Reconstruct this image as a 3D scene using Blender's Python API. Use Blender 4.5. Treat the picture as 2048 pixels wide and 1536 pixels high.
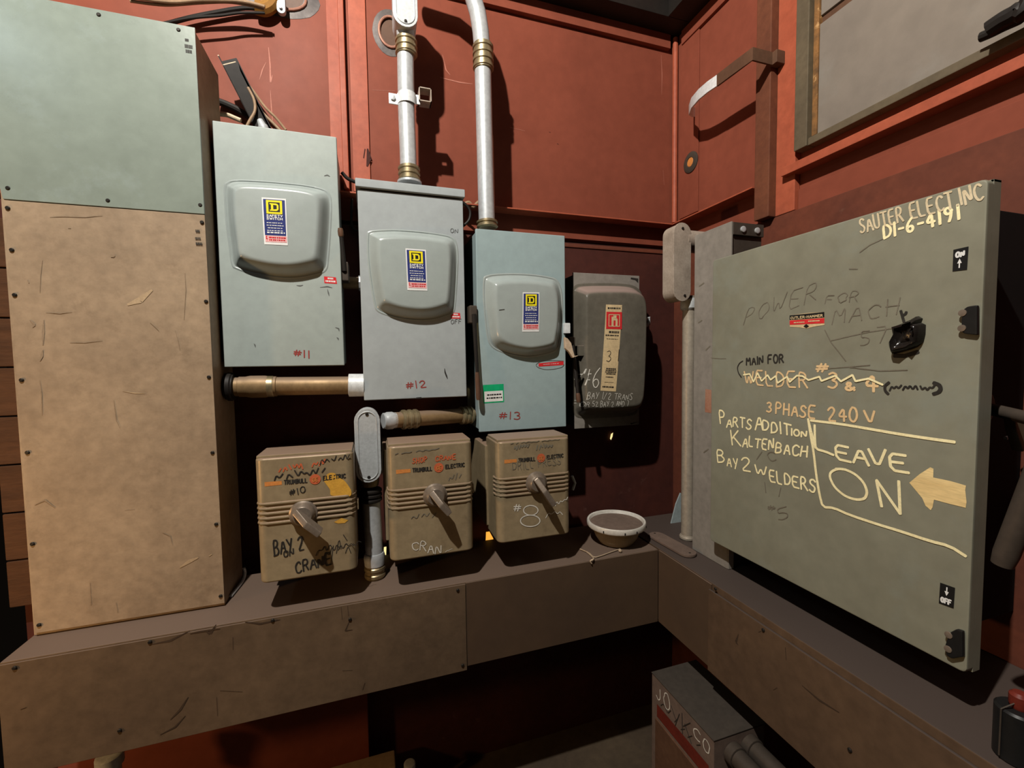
import bpy, bmesh, math, random
from mathutils import Vector, Matrix

random.seed(7)
S = bpy.context.scene
for o in list(bpy.data.objects):
    bpy.data.objects.remove(o, do_unlink=True)
C = S.collection
H = 1.90                                   # eye height above the floor

# ------------------------------------------------------------------ camera
RIGHT,UP,FWD = (0.951353,-0.307767,-0.014389), (0.030147,0.046507,0.998463), (0.306625,0.950324,-0.053523)
cam = bpy.data.cameras.new('camera')
cam.sensor_fit = 'HORIZONTAL'; cam.sensor_width = 36.0
cam.lens = 865.783 / 2048 * 36.0
cam.clip_start = 0.02
cam_o = bpy.data.objects.new('camera', cam); C.objects.link(cam_o)
m3 = Matrix((RIGHT, UP, tuple(-v for v in FWD))).transposed()
cam_o.matrix_world = Matrix.Translation((0, 0, H)) @ m3.to_4x4()
S.camera = cam_o

# ------------------------------------------------------------------ light
S.view_settings.view_transform = 'Standard'
S.view_settings.look = 'None'
S.view_settings.gamma = 1.0
S.view_settings.use_curve_mapping = False
S.view_settings.exposure = 0.0
w = bpy.data.worlds.new('world'); S.world = w; w.use_nodes = True
w.node_tree.nodes['Background'].inputs[0].default_value = (1.0, 0.72, 0.5, 1)
w.node_tree.nodes['Background'].inputs[1].default_value = 0.003
S.cycles.diffuse_bounces = 1

def lamp(name, loc, energy, col, radius):
    l = bpy.data.lights.new(name, 'POINT'); l.energy = energy; l.color = col
    l.shadow_soft_size = radius
    o = bpy.data.objects.new(name, l); o.location = loc; C.objects.link(o); return o
lamp('work_lamp', (-0.68, 0.06, H + 2.36), 460, (1.0, 0.95, 0.87), 0.03)
lamp('left_window_glow', (-1.76, 0.25, H + 1.66), 9, (0.72, 0.9, 1.0), 0.12)  # unseen cool lamp, added for a sheen on the upper left cover
lamp('low_amber_lamp', (-1.75, 0.95, H - 0.55), 34, (1.0, 0.58, 0.24), 0.06)

# ------------------------------------------------------------------ materials
MATS = {}
def mat(name, c1, c2=None, scale=5.0, rough=0.5, metal=0.0, bump=0.08, stain=None, sscale=3.0,
        slo=0.55, shi=0.72, samt=0.7, dust=None, stretch=(1, 1, 1), rvar=0.12, grain=0.12, spec=0.22):
    if name in MATS: return MATS[name]
    m = bpy.data.materials.new(name); m.use_nodes = True
    nt = m.node_tree; N = nt.nodes; L = nt.links
    b = N['Principled BSDF']
    tc = N.new('ShaderNodeTexCoord'); mp = N.new('ShaderNodeMapping')
    mp.inputs['Scale'].default_value = stretch
    L.new(tc.outputs['Object'], mp.inputs['Vector'])
    def noise(sc, det=6, rg=0.6, vec=None):
        n = N.new('ShaderNodeTexNoise'); n.inputs['Scale'].default_value = sc
        n.inputs['Detail'].default_value = det; n.inputs['Roughness'].default_value = rg
        L.new((vec or mp).outputs[0], n.inputs['Vector']); return n
    def ramp(src, lo, hi):
        r = N.new('ShaderNodeMapRange'); r.inputs['From Min'].default_value = lo
        r.inputs['From Max'].default_value = hi; L.new(src, r.inputs['Value']); return r.outputs[0]
    def mix(f, a, bb, mode='MIX'):
        x = N.new('ShaderNodeMix'); x.data_type = 'RGBA'; x.blend_type = mode
        for sock, v in ((x.inputs[0], f), (x.inputs[6], a), (x.inputs[7], bb)):
            if hasattr(v, 'is_linked'): L.new(v, sock)
            elif isinstance(v, (int, float)): sock.default_value = v
            else: sock.default_value = (*v, 1)
        return x.outputs[2]
    n1 = noise(scale); n2 = noise(scale * 9, 4)
    col = mix(ramp(n1.outputs[0], 0.3, 0.7), c1, c2 or tuple(v * 0.75 for v in c1))
    g = ramp(n2.outputs[0], 0.3, 0.7)
    if grain:
        gm = N.new('ShaderNodeMapRange'); gm.inputs['To Min'].default_value = 1 - grain
        gm.inputs['To Max'].default_value = 1 + grain; L.new(g, gm.inputs['Value'])
        cc = N.new('ShaderNodeCombineColor')
        for i in range(3): L.new(gm.outputs[0], cc.inputs[i])
        col = mix(1.0, col, cc.outputs[0], 'MULTIPLY')
    if stain:
        n3 = noise(sscale, 9, 0.72)
        f = ramp(n3.outputs[0], slo, shi)
        mm = N.new('ShaderNodeMath'); mm.operation = 'MULTIPLY'; mm.inputs[1].default_value = samt
        L.new(f, mm.inputs[0]); col = mix(mm.outputs[0], col, stain)
    if dust:
        ge = N.new('ShaderNodeNewGeometry'); sp = N.new('ShaderNodeSeparateXYZ')
        L.new(ge.outputs['Normal'], sp.inputs[0])
        col = mix(ramp(sp.outputs[2], 0.35, 0.85), col, dust)
    L.new(col, b.inputs['Base Color'])
    b.inputs['Metallic'].default_value = metal; b.inputs['Specular IOR Level'].default_value = spec
    rm = N.new('ShaderNodeMapRange'); rm.inputs['To Min'].default_value = max(0.05, rough - rvar)
    rm.inputs['To Max'].default_value = min(1, rough + rvar)
    L.new(n1.outputs[0], rm.inputs['Value']); L.new(rm.outputs[0], b.inputs['Roughness'])
    if bump:
        bp = N.new('ShaderNodeBump'); bp.inputs['Strength'].default_value = bump
        bp.inputs['Distance'].default_value = 0.01
        L.new(n1.outputs[0], bp.inputs['Height']); L.new(bp.outputs[0], b.inputs['Normal'])
    MATS[name] = m; return m
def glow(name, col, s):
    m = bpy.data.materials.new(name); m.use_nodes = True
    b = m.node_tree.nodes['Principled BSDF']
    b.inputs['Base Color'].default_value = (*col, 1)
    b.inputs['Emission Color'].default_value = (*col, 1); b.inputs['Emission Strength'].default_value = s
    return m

M = dict(
    red=mat('red_lead_paint', (.228, .062, .037), (.182, .049, .029), 2.2, .5, 0, .06, (.16, .035, .02), 1.6, .58, .8, .55, grain=.07, spec=.08),
    red_trim=mat('red_trim_paint', (.38, .095, .048), (.30, .068, .035), 4, .5, 0, .06, (.15, .035, .02), 5, .6, .8, .5),
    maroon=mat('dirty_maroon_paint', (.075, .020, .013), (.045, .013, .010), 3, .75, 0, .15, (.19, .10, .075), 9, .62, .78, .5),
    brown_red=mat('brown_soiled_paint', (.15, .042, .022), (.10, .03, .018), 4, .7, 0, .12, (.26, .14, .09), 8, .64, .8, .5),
    black=mat('soot_black', (.006, .005, .005), None, 5, .8, 0, 0),  # near-black that carries the shade of ceiling and cabinet sides
    floor=mat('dirty_concrete', (.09, .065, .04), (.05, .035, .025), 3, .9, 0, .2),
    brick=mat('brown_boards', (.085, .036, .015), (.05, .022, .010), 4, .8, 0, .3, stretch=(1, 1, 6)),
    sq=mat('blue_grey_enamel', (.345, .388, .362), (.295, .336, .315), 3, .45, 0, .03, (.24, .27, .255), 5, .60, .8, .5, grain=.05),
    sq2=mat('light_grey_enamel', (.355, .385, .39), (.30, .328, .333), 3, .5, 0, .03, (.24, .26, .26), 5, .60, .8, .6, grain=.05),
    sq3=mat('teal_grey_enamel', (.305, .39, .395), (.27, .345, .352), 3, .5, 0, .03, (.24, .29, .29), 5, .62, .82, .4, grain=.05),
    bulge=mat('grey_pressed_cover_enamel', (.325, .365, .35), (.29, .328, .315), 3, .25, 0, .02, grain=.04, rvar=.06, spec=.6),
    duct_hi=mat('grey_green_cover_enamel', (.218, .255, .22), (.178, .21, .178), 2.5, .27, .0, .22, (.30, .36, .36), 2.6, .55, .75, .5, grain=.06, spec=.4, rvar=.08),
    duct_lo=mat('tan_grimy_cover', (.345, .255, .168), (.235, .17, .112), 4.2, .5, .0, .45, (.12, .08, .05), 7, .57, .78, .6, grain=.12),
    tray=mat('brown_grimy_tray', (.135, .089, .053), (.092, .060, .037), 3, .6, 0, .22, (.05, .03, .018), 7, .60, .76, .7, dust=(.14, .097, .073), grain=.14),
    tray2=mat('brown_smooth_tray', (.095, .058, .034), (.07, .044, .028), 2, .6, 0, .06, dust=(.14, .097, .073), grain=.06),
    tray_right=mat('sooty_brown_tray', (.115, .070, .041), (.078, .048, .030), 3, .6, 0, .22, (.05, .03, .018), 7, .60, .76, .7, dust=(.068, .05, .042), grain=.14),  # shaded copy of the tray: the dim right side put into colour
    box_lid=mat('sooty_lid', (.06, .048, .038), (.045, .037, .03), 5, .7, 0, .1, (.10, .08, .065), 6, .62, .8, .5),  # shade put into the colour of the low box's top
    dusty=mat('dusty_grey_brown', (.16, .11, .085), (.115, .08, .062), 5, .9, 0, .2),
    box=mat('old_bronze_grey_paint', (.335, .26, .155), (.245, .185, .11), 5, .38, .15, .14, (.10, .07, .04), 7, .58, .76, .6, dust=(.28, .19, .135), grain=.1),
    door=mat('olive_grey_door_enamel', (.235, .232, .175), (.185, .176, .128), 2.4, .5, 0, .05, (.23, .25, .21), 3.2, .52, .72, .7, grain=.07),
    gutter=mat('grey_gutter_enamel', (.26, .235, .205), (.20, .18, .155), 4, .55, 0, .08, (.10, .08, .06), 12, .66, .76, .5),
    darkgrey=mat('dark_grey_steel', (.075, .058, .045), (.05, .04, .032), 5, .55, .2, .08),
    swdark=mat('charcoal_switch_enamel', (.135, .12, .095), (.10, .09, .07), 4, .33, 0, .05, (.055, .05, .04), 6, .6, .8, .6, dust=(.30, .22, .19)),
    galvd=mat('dusty_galvanized_pipe', (.44, .385, .31), (.33, .285, .23), 8, .42, .35, .05, (.17, .12, .08), 10, .58, .74, .7),
    galv=mat('galvanized_pipe', (.60, .62, .63), (.46, .48, .49), 8, .38, .4, .03, (.18, .17, .16), 14, .66, .76, .6),
    castal=mat('cast_aluminium', (.52, .545, .55), (.44, .46, .465), 12, .45, .25, .06),
    brass=mat('tarnished_coupling', (.42, .34, .20), (.22, .17, .10), 14, .38, .7, .05),
    dpipe=mat('dusty_brown_pipe', (.31, .205, .10), (.21, .135, .065), 8, .5, .35, .08, dust=(.27, .19, .13)),
    castold=mat('old_cast_plate', (.42, .35, .285), (.27, .22, .175), 14, .55, .1, .1, (.40, .33, .27), 18, .55, .7, .6),
    dark=mat('black_iron', (.022, .018, .015), (.014, .012, .011), 6, .5, .2, .05),
    post=mat('brown_post_paint', (.16, .056, .028), (.11, .037, .02), 6, .6, 0, .06),
    brownsteel=mat('brown_painted_steel', (.12, .062, .036), (.085, .042, .025), 6, .5, 0, .06),
    handle=mat('worn_handle_casting', (.26, .21, .165), (.17, .135, .105), 14, .38, .45, .1),
    rubber=mat('glossy_black_gum', (.018, .014, .012), (.010, .008, .007), 14, .16, 0, .25),
    chrome=mat('bright_bare_steel', (.80, .82, .82), (.62, .64, .64), 9, .35, .15, .04),
    rim=mat('bright_tin_rim', (.72, .68, .61), (.55, .51, .45), 9, .4, .15, .04),
    pane=mat('grimy_grey_sheet', (.23, .20, .165), (.19, .165, .14), 1.6, .42, .1, .12, (.27, .28, .26), 1.5, .5, .75, .7, grain=.08),
    frame=mat('greenish_steel_frame', (.14, .11, .068), (.095, .075, .048), 5, .55, .1, .1),
    rust=mat('rust_strip', (.28, .13, .04), (.10, .055, .025), 24, .8, 0, .3, (.55, .33, .14), 30, .56, .64, .8),
    screw=mat('dark_screw_head', (.03, .026, .022), None, 9, .5, .5, .05),
    t_black=mat('black_marker', (.02, .018, .016), (.035, .03, .025), 20, .6, 0, 0),
    t_pencil=mat('grey_pencil', (.12, .125, .12), None, 20, .7, 0, 0),
    t_faint=mat('faint_brown_scrawl', (.135, .115, .085), (.18, .16, .12), 30, .7, 0, 0),
    t_red=mat('red_grease_pencil', (.33, .045, .04), (.22, .05, .04), 30, .7, 0, 0),
    t_white=mat('white_chalk', (.72, .68, .60), (.55, .52, .46), 40, .85, 0, 0),
    t_cream=mat('cream_paint_stick', (.93, .84, .50), (.86, .74, .42), 26, .7, 0, 0),
    t_tan=mat('tan_sign_paint', (.80, .56, .29), (.66, .46, .25), 26, .6, 0, 0),
    t_pale=mat('pale_sign_paint', (.66, .56, .38), (.55, .44, .27), 26, .6, 0, 0),
    t_orange=mat('faded_orange_paint', (.62, .24, .06), (.50, .18, .05), 20, .5, 0, 0),
    t_redor=mat('red_orange_roundel', (.55, .12, .05), (.42, .10, .04), 24, .5, 0, 0),
    yellow_splash=mat('ochre_paint_splash', (.62, .34, .05), (.50, .26, .04), 20, .55, 0, .2),
    lab_white=mat('label_white', (.80, .80, .78), None, 9, .35, 0, 0, grain=.02),
    lab_blue=mat('label_navy', (.020, .030, .13), (.03, .04, .17), 9, .35, 0, 0),
    lab_yellow=mat('label_yellow', (.90, .76, .02), None, 9, .35, 0, 0, grain=.03),
    lab_pink=mat('label_pink', (.80, .42, .42), None, 9, .4, 0, 0),
    lab_red=mat('label_red', (.68, .03, .035), None, 9, .35, 0, 0),
    dull_red=mat('dull_red_paint', (.15, .022, .013), (.10, .017, .011), 12, .5, 0, 0),
    lab_green=mat('label_green', (.01, .42, .17), None, 9, .4, 0, 0),
    lab_cream=mat('label_cream', (.66, .50, .28), (.56, .42, .24), 12, .5, 0, 0),
    lab_black=mat('label_black', (.012, .012, .012), None, 9, .4, 0, 0),
    lab_orange=mat('sticker_orange', (.30, .12, .07), (.40, .23, .16), 30, .5, 0, 0),
    beige=mat('pale_dusty_steel', (.52, .40, .28), (.40, .30, .2), 12, .5, .2, .05),
    blue_sheet=mat('pale_blue_grey_sheet', (.36, .42, .42), None, 6, .4, 0, .04),
    wire=mat('tan_cable_sheath', (.34, .22, .13), (.22, .14, .08), 12, .5, 0, 0),
    copper=mat('yellow_brown_cable', (.36, .17, .03), (.22, .10, .02), 12, .5, 0, 0),
    scorch=mat('scorched_metal_ring', (.13, .11, .10), (.06, .05, .048), 12, .5, .2, .1),
    scorch_rim=mat('bare_burnt_edge', (.48, .24, .17), (.30, .14, .10), 20, .4, .3, .1),
    rag=mat('dirty_cream_rag', (.62, .48, .34), (.42, .31, .21), 20, .9, 0, .3),
    day=glow('daylight_through_gap', (1.0, .86, .38), 1.0),  # emission standing for yellow glints behind the boxes
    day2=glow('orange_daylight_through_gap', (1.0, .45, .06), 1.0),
)

# ------------------------------------------------------------------ mesh builder
class MB:
    def __init__(s): s.bm = bmesh.new()
    def _merge(s, b):
        me = bpy.data.meshes.new('tmp'); b.to_mesh(me); b.free(); s.bm.from_mesh(me); bpy.data.meshes.remove(me)
    def box(s, a, b, bev=0.0, seg=2):
        t = bmesh.new(); bmesh.ops.create_cube(t, size=1)
        lo = [min(a[i], b[i]) for i in range(3)]; hi = [max(a[i], b[i]) for i in range(3)]
        for v in t.verts: v.co = Vector([lo[i] + (v.co[i] + .5) * (hi[i] - lo[i]) for i in range(3)])
        if bev: bmesh.ops.bevel(t, geom=list(t.edges), offset=bev, segments=seg, affect='EDGES', profile=.5)
        s._merge(t); return s
    def tube(s, pts, r, n=20, caps=True):
        pts = [Vector(p) for p in pts]; rs = r if isinstance(r, (list, tuple)) else [r] * len(pts)
        bm = s.bm; rings = []; up = None
        for i, p in enumerate(pts):
            d = (pts[min(i + 1, len(pts) - 1)] - pts[max(i - 1, 0)]).normalized()
            if up is None:
                up = Vector((0, 0, 1)) if abs(d.z) < .9 else Vector((0, 1, 0))
            x = d.cross(up)
            if x.length < 1e-5: x = d.cross(Vector((1, 0, 0)))
            x.normalize(); y = x.cross(d).normalized(); up = y
            rings.append([bm.verts.new(p + rs[i] * (math.cos(2 * math.pi * k / n) * x + math.sin(2 * math.pi * k / n) * y)) for k in range(n)])
        for a, b in zip(rings, rings[1:]):
            for k in range(n): bm.faces.new((a[k], a[(k + 1) % n], b[(k + 1) % n], b[k]))
        if caps:
            bm.faces.new(rings[0][::-1]); bm.faces.new(rings[-1])
        return s
    def rings(s, p, d, prof, n=24, caps=True):          # lathe: prof = [(distance along d, radius)]
        p = Vector(p); d = Vector(d).normalized()
        x = d.orthogonal().normalized(); y = d.cross(x); bm = s.bm; R = []
        for h, r in prof:
            R.append([bm.verts.new(p + d * h + r * (math.cos(2 * math.pi * k / n) * x + math.sin(2 * math.pi * k / n) * y)) for k in range(n)])
        for a, b in zip(R, R[1:]):
            for k in range(n): bm.faces.new((a[k], a[(k + 1) % n], b[(k + 1) % n], b[k]))
        if caps: bm.faces.new(R[0][::-1]); bm.faces.new(R[-1])
        return s
    def prism(s, poly, vec, bev=0.0):
        t = bmesh.new(); vec = Vector(vec)
        a = [t.verts.new(p) for p in poly]; b = [t.verts.new(Vector(p) + vec) for p in poly]
        t.faces.new(a); t.faces.new(b[::-1])
        n = len(a)
        for i in range(n): t.faces.new((a[i], b[i], b[(i + 1) % n], a[(i + 1) % n]))
        bmesh.ops.recalc_face_normals(t, faces=t.faces)
        if bev: bmesh.ops.bevel(t, geom=list(t.edges), offset=bev, segments=2, affect='EDGES', profile=.5)
        s._merge(t); return s
    def ribbon(s, stroke, wd, f, o=0.0008, wf=None):
        P = [Vector(p) for p in stroke]; P = [p for i, p in enumerate(P) if i == 0 or (p - P[i - 1]).length > 1e-6]
        n = len(P) - 1
        if n < 1: return s
        ext = wd * .42
        for i in range(n):
            s.k = getattr(s, 'k', 0) + 1; oo = o + (s.k % 24) * 2.5e-5
            a, b = P[i], P[i + 1]; d = (b - a).normalized(); nn = Vector((-d.y, d.x))
            ha = wd / 2 * (wf(i / n) if wf else 1); hb = wd / 2 * (wf((i + 1) / n) if wf else 1)
            e0 = ext if i == 0 else ext * .55; e1 = ext if i == n - 1 else ext * .55
            if wf: e0 = e1 = 0
            s.bm.faces.new([s.bm.verts.new(f(*p, oo)) for p in (a - d * e0 * .8 + nn * ha * .7, a + nn * ha, b + nn * hb, b + d * e1 * .8 + nn * hb * .7, b + d * e1 * .8 - nn * hb * .7, b - nn * hb, a - nn * ha, a - d * e0 * .8 - nn * ha * .7)])
        return s
    def poly(s, pts, f, o=0.0006):
        s.bm.faces.new([s.bm.verts.new(f(u, v, o)) for u, v in pts]); return s
    def grid(s, quad, f, o, n=6):                      # quad of 2D corners BL BR TR TL laid on surface f
        q = [Vector(p) for p in quad]; vs = []
        for j in range(n + 1):
            for i in range(n + 1):
                a, b = i / n, j / n
                p = (q[0] * (1 - a) + q[1] * a) * (1 - b) + (q[3] * (1 - a) + q[2] * a) * b
                vs.append(s.bm.verts.new(f(p.x, p.y, o)))
        for j in range(n):
            for i in range(n):
                k = j * (n + 1) + i
                s.bm.faces.new((vs[k], vs[k + 1], vs[k + n + 2], vs[k + n + 1]))
        return s
ROOT = {}
def _link(name, mb, material, origin, smooth=True, sharp=35):
    bm = mb.bm
    bmesh.ops.recalc_face_normals(bm, faces=bm.faces)
    bmesh.ops.translate(bm, verts=bm.verts, vec=-Vector(origin))
    me = bpy.data.meshes.new(name); bm.to_mesh(me); bm.free()
    me.materials.append(material)
    if smooth:
        me.polygons.foreach_set('use_smooth', [True] * len(me.polygons))
        me.set_sharp_from_angle(angle=math.radians(sharp))
    o = bpy.data.objects.new(name, me); C.objects.link(o)
    if smooth and len(me.polygons) > 3:
        wn_ = o.modifiers.new('weighted_normal', 'WEIGHTED_NORMAL'); wn_.weight = 80; wn_.keep_sharp = True
    return o
def pieces(bm):
    """groups of loose islands that lie far apart from each other (marks written apart are parts of their own)"""
    bm.verts.index_update(); seen = {}; isl = []
    for v in bm.verts:
        if v.index in seen: continue
        st = [v]; seen[v.index] = 1; got = []
        while st:
            a = st.pop(); got.append(a.index)
            for e in a.link_edges:
                b = e.other_vert(a)
                if b.index not in seen: seen[b.index] = 1; st.append(b)
        isl.append(got)
    if len(isl) < 2 or len(isl) > 700: return [sum(isl, [])]
    bm.verts.ensure_lookup_table(); box = []
    for g_ in isl:
        c = [bm.verts[k].co for k in g_]
        box.append(([min(p[a] for p in c) for a in range(3)], [max(p[a] for p in c) for a in range(3)]))
    size = [max(h[a] - l[a] for a in range(3)) for l, h in box]; root = list(range(len(isl)))
    def find(a):
        while root[a] != a: a = root[a]
        return a
    for a in range(len(isl)):
        for b in range(a):
            gap = max(max(box[a][0][k] - box[b][1][k], box[b][0][k] - box[a][1][k]) for k in range(3))
            if gap < .42 * max(size[a], size[b]): root[find(a)] = find(b)
    out = {}
    for a in range(len(isl)): out.setdefault(find(a), []).extend(isl[a])
    return list(out.values())
def part(name, mb, material, parent, label=None, sharp=35):
    r = parent
    while r.parent: r = r.parent
    gr = pieces(mb.bm); first = None
    for g_ in gr:
        m_ = mb
        if len(gr) > 1:
            m_ = MB(); m_.bm.free(); m_.bm = mb.bm.copy(); keep = set(g_); m_.bm.verts.ensure_lookup_table(); m_.bm.verts.index_update()
            bmesh.ops.delete(m_.bm, geom=[v for v in m_.bm.verts if v.index not in keep], context='VERTS')
        o = _link(name, m_, material, r.location, True, sharp); o.parent = parent
        if label: o['label'] = label
        first = first or o
    return first
def thing(name, label, cat, loc, group=None):
    o = bpy.data.objects.new(name, None); C.objects.link(o); o.location = loc
    o.empty_display_size = .05
    o['label'] = label; o['category'] = cat
    if group: o['group'] = group
    return o
def single(name, mb, material, label, cat, loc, group=None):
    o = _link(name, mb, material, loc); o.location = loc; o['label'] = label; o['category'] = cat
    if group: o['group'] = group
    return o
def struct(name, mb, material, parent=None, loc=(0, 0, 0)):
    if parent: return part(name, mb, material, parent)
    o = _link(name, mb, material, loc); o.location = loc; o['kind'] = 'structure'; return o
def bx(a, b, bev=0.0, seg=2): return MB().box(a, b, bev, seg)
def ybox(a, b, y0, y1, bev=0): return MB().box((a[0], y0, a[2]), (b[0], y1, b[2]), bev)
def yplane(Y): return lambda u, v, o: Vector((u, Y - o, v))      # faces the viewer's side of the back wall
def xplane(X): return lambda u, v, o: Vector((X - o, u, v))      # faces away from the right wall

# ------------------------------------------------------------------ stroke lettering
def P(s): return [[tuple(map(float, p.split(','))) for p in st.split()] for st in s.split(';')]
def ell(cx, cy, rx, ry, a0=100, a1=460, n=14):
    return [(cx + rx * math.cos(math.radians(a0 + (a1 - a0) * i / n)), cy + ry * math.sin(math.radians(a0 + (a1 - a0) * i / n))) for i in range(n + 1)]
G = {
 'A': P('0,0 .3,1 .6,0;.12,.36 .48,.36'), 'B': P('0,0 0,1 .35,1 .5,.8 .38,.56 0,.52;.35,.54 .58,.3 .42,.04 0,0'),
 'C': P('.56,.82 .4,.98 .2,.96 .03,.7 .02,.35 .16,.06 .38,0 .58,.14'), 'D': P('0,0 0,1 .28,.98 .52,.78 .57,.45 .42,.1 0,0'),
 'E': P('.52,1 0,1 0,0 .56,0;0,.52 .42,.52'), 'F': P('.52,1 0,1 0,0;0,.52 .42,.52'),
 'G': P('.56,.82 .35,1 .1,.85 0,.5 .1,.12 .35,0 .56,.15 .56,.45 .35,.45'), 'H': P('0,0 0,1;.52,0 .52,1;0,.5 .52,.5'),
 'I': P('.08,0 .08,1'), 'J': P('.4,1 .4,.2 .2,0 0,.2'), 'K': P('0,0 0,1;.52,1 0,.42;.16,.56 .56,0'), 'L': P('0,1 0,0 .5,0'),
 'M': P('0,0 .06,1 .33,.35 .6,1 .66,0'), 'N': P('0,0 0,1 .52,0 .52,1'), 'O': [ell(.29, .5, .29, .5)],
 'P': P('0,0 0,1 .34,.98 .52,.78 .4,.5 0,.45'), 'Q': [ell(.29, .5, .29, .5), [(.36, .25), (.6, -.05)]],
 'R': P('0,0 0,1 .34,.98 .5,.78 .38,.52 0,.46;.24,.48 .56,0'), 'S': P('.52,.84 .36,1 .14,.94 .05,.74 .18,.56 .42,.44 .52,.24 .38,.03 .14,0 0,.14'),
 'T': P('0,1 .6,1;.3,1 .3,0'), 'U': P('0,1 0,.28 .1,.05 .3,0 .46,.08 .54,.28 .54,1'), 'V': P('0,1 .3,0 .6,1'),
 'W': P('0,1 .18,0 .38,.75 .56,0 .76,1'), 'X': P('0,0 .55,1;0,1 .55,0'), 'Y': P('0,1 .28,.5;.56,1 .22,0'), 'Z': P('0,1 .54,1 0,0 .56,0'),
 '0': [ell(.27, .5, .27, .5)], '1': P('.12,0 .12,1'), '2': P('.02,.76 .14,.95 .34,1 .5,.82 .44,.56 .02,0 .58,0'),
 '3': P('.04,.9 .25,1 .46,.86 .42,.62 .2,.52 .46,.42 .52,.2 .3,0 .02,.1'), '4': P('.42,0 .42,1 0,.34 .6,.34'),
 '5': P('.5,1 .08,1 .04,.58 .3,.62 .5,.42 .46,.12 .22,0 0,.1'), '6': P('.42,1 .14,.7 .02,.32 .14,.04 .36,0 .5,.2 .42,.42 .2,.44 .04,.28'),
 '7': P('0,1 .52,1 .2,0'), '8': [ell(.27, .76, .2, .23), ell(.27, .27, .27, .27, 90, 450)], '9': P('.5,.74 .36,.98 .12,.94 .04,.72 .2,.52 .44,.6 .5,.8 .44,.3 .3,0'),
 '#': P('.12,.1 .26,.9;.36,.1 .5,.9;.02,.36 .6,.38;.04,.64 .64,.66'), '&': P('.56,.05 .1,.7 .16,.96 .36,.9 .34,.66 .06,.34 .1,.06 .34,0 .56,.36'),
 '(': P('.3,1.1 .06,.8 .06,.2 .3,-.1'), ')': P('0,1.1 .24,.8 .24,.2 0,-.1'), '.': P('.1,0 .14,.08'), '-': P('.04,.42 .4,.42'),
 '/': P('0,0 .4,1'), ',': P('.14,.1 .06,-.15'), ' ': [],
}
ADV = {'I': .36, '1': .42, '.': .34, ',': .34, ' ': .5, '-': .62, '(': .5, ')': .5, 'W': 1.0, 'M': .9}
def chaikin(p, n=1):
    for _ in range(n):
        q = [p[0]]
        for a, b in zip(p, p[1:]):
            q.append((a[0] * .78 + b[0] * .22, a[1] * .78 + b[1] * .22)); q.append((a[0] * .22 + b[0] * .78, a[1] * .22 + b[1] * .78))
        q.append(p[-1]); p = q
    return p
def letter(mb, text, BL, BR, TL, wd, f, o=.0008, jit=.03, smooth=1):
    BL, BR, TL = Vector(BL), Vector(BR), Vector(TL)
    tot = sum(ADV.get(c, .8) for c in text) - .2
    ex = (BR - BL) / tot; ey = TL - BL; x = 0; rnd = random.Random(text)
    for c in text:
        dy = rnd.uniform(-jit, jit); sc = 1 + rnd.uniform(-jit, jit) * 1.5
        for st in G.get(c, []):
            pts = [BL + ex * (x + u + rnd.uniform(-jit, jit) * .6) + ey * (dy + v * sc + rnd.uniform(-jit, jit) * .6) for u, v in st]
            mb.ribbon(chaikin([tuple(p) for p in pts], smooth), wd, f, o)
        x += ADV.get(c, .8)
    return mb
def scrawl(mb, BL, BR, TL, wd, f, n=14, o=.0008, seed=1):            # a worn, no longer readable line of handwriting
    BL, BR, TL = Vector(BL), Vector(BR), Vector(TL); r = random.Random(seed); pts = []
    for i in range(n):
        if r.random() < .2 and len(pts) > 1:
            mb.ribbon(chaikin(pts, 1), wd, f, o); pts = []
        p = BL + (BR - BL) * ((i + r.uniform(-.2, .2)) / (n - 1)) + (TL - BL) * (r.uniform(.55, 1) if i % 2 else r.uniform(0, .4))
        pts.append(tuple(p))
    if len(pts) > 1: mb.ribbon(chaikin(pts, 1), wd, f, o)
    return mb
def printed(mb, BL, BR, TL, f, o, rows, seed=1, fill=.55):           # rows of tiny print, each a broken bar
    BL, BR, TL = Vector(BL), Vector(BR), Vector(TL); r = random.Random(seed)
    for j in range(rows):
        y0 = 1 - (j + 1) / rows + .2 / rows; y1 = y0 + fill / rows; x = r.uniform(0, .1)
        while x < .95:
            w_ = r.uniform(.05, .16); x1 = min(1, x + w_)
            c = [BL + (BR - BL) * a + (TL - BL) * b for a, b in ((x, y0), (x1, y0), (x1, y1), (x, y1))]
            mb.poly([tuple(p) for p in c], f, o); x = x1 + r.uniform(.015, .05)
    return mb

def crease(mb, pts, f, wd=.002): mb.ribbon(pts, wd, f, .0006, lambda t: .3 + .7 * math.sin(math.pi * t))

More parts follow.
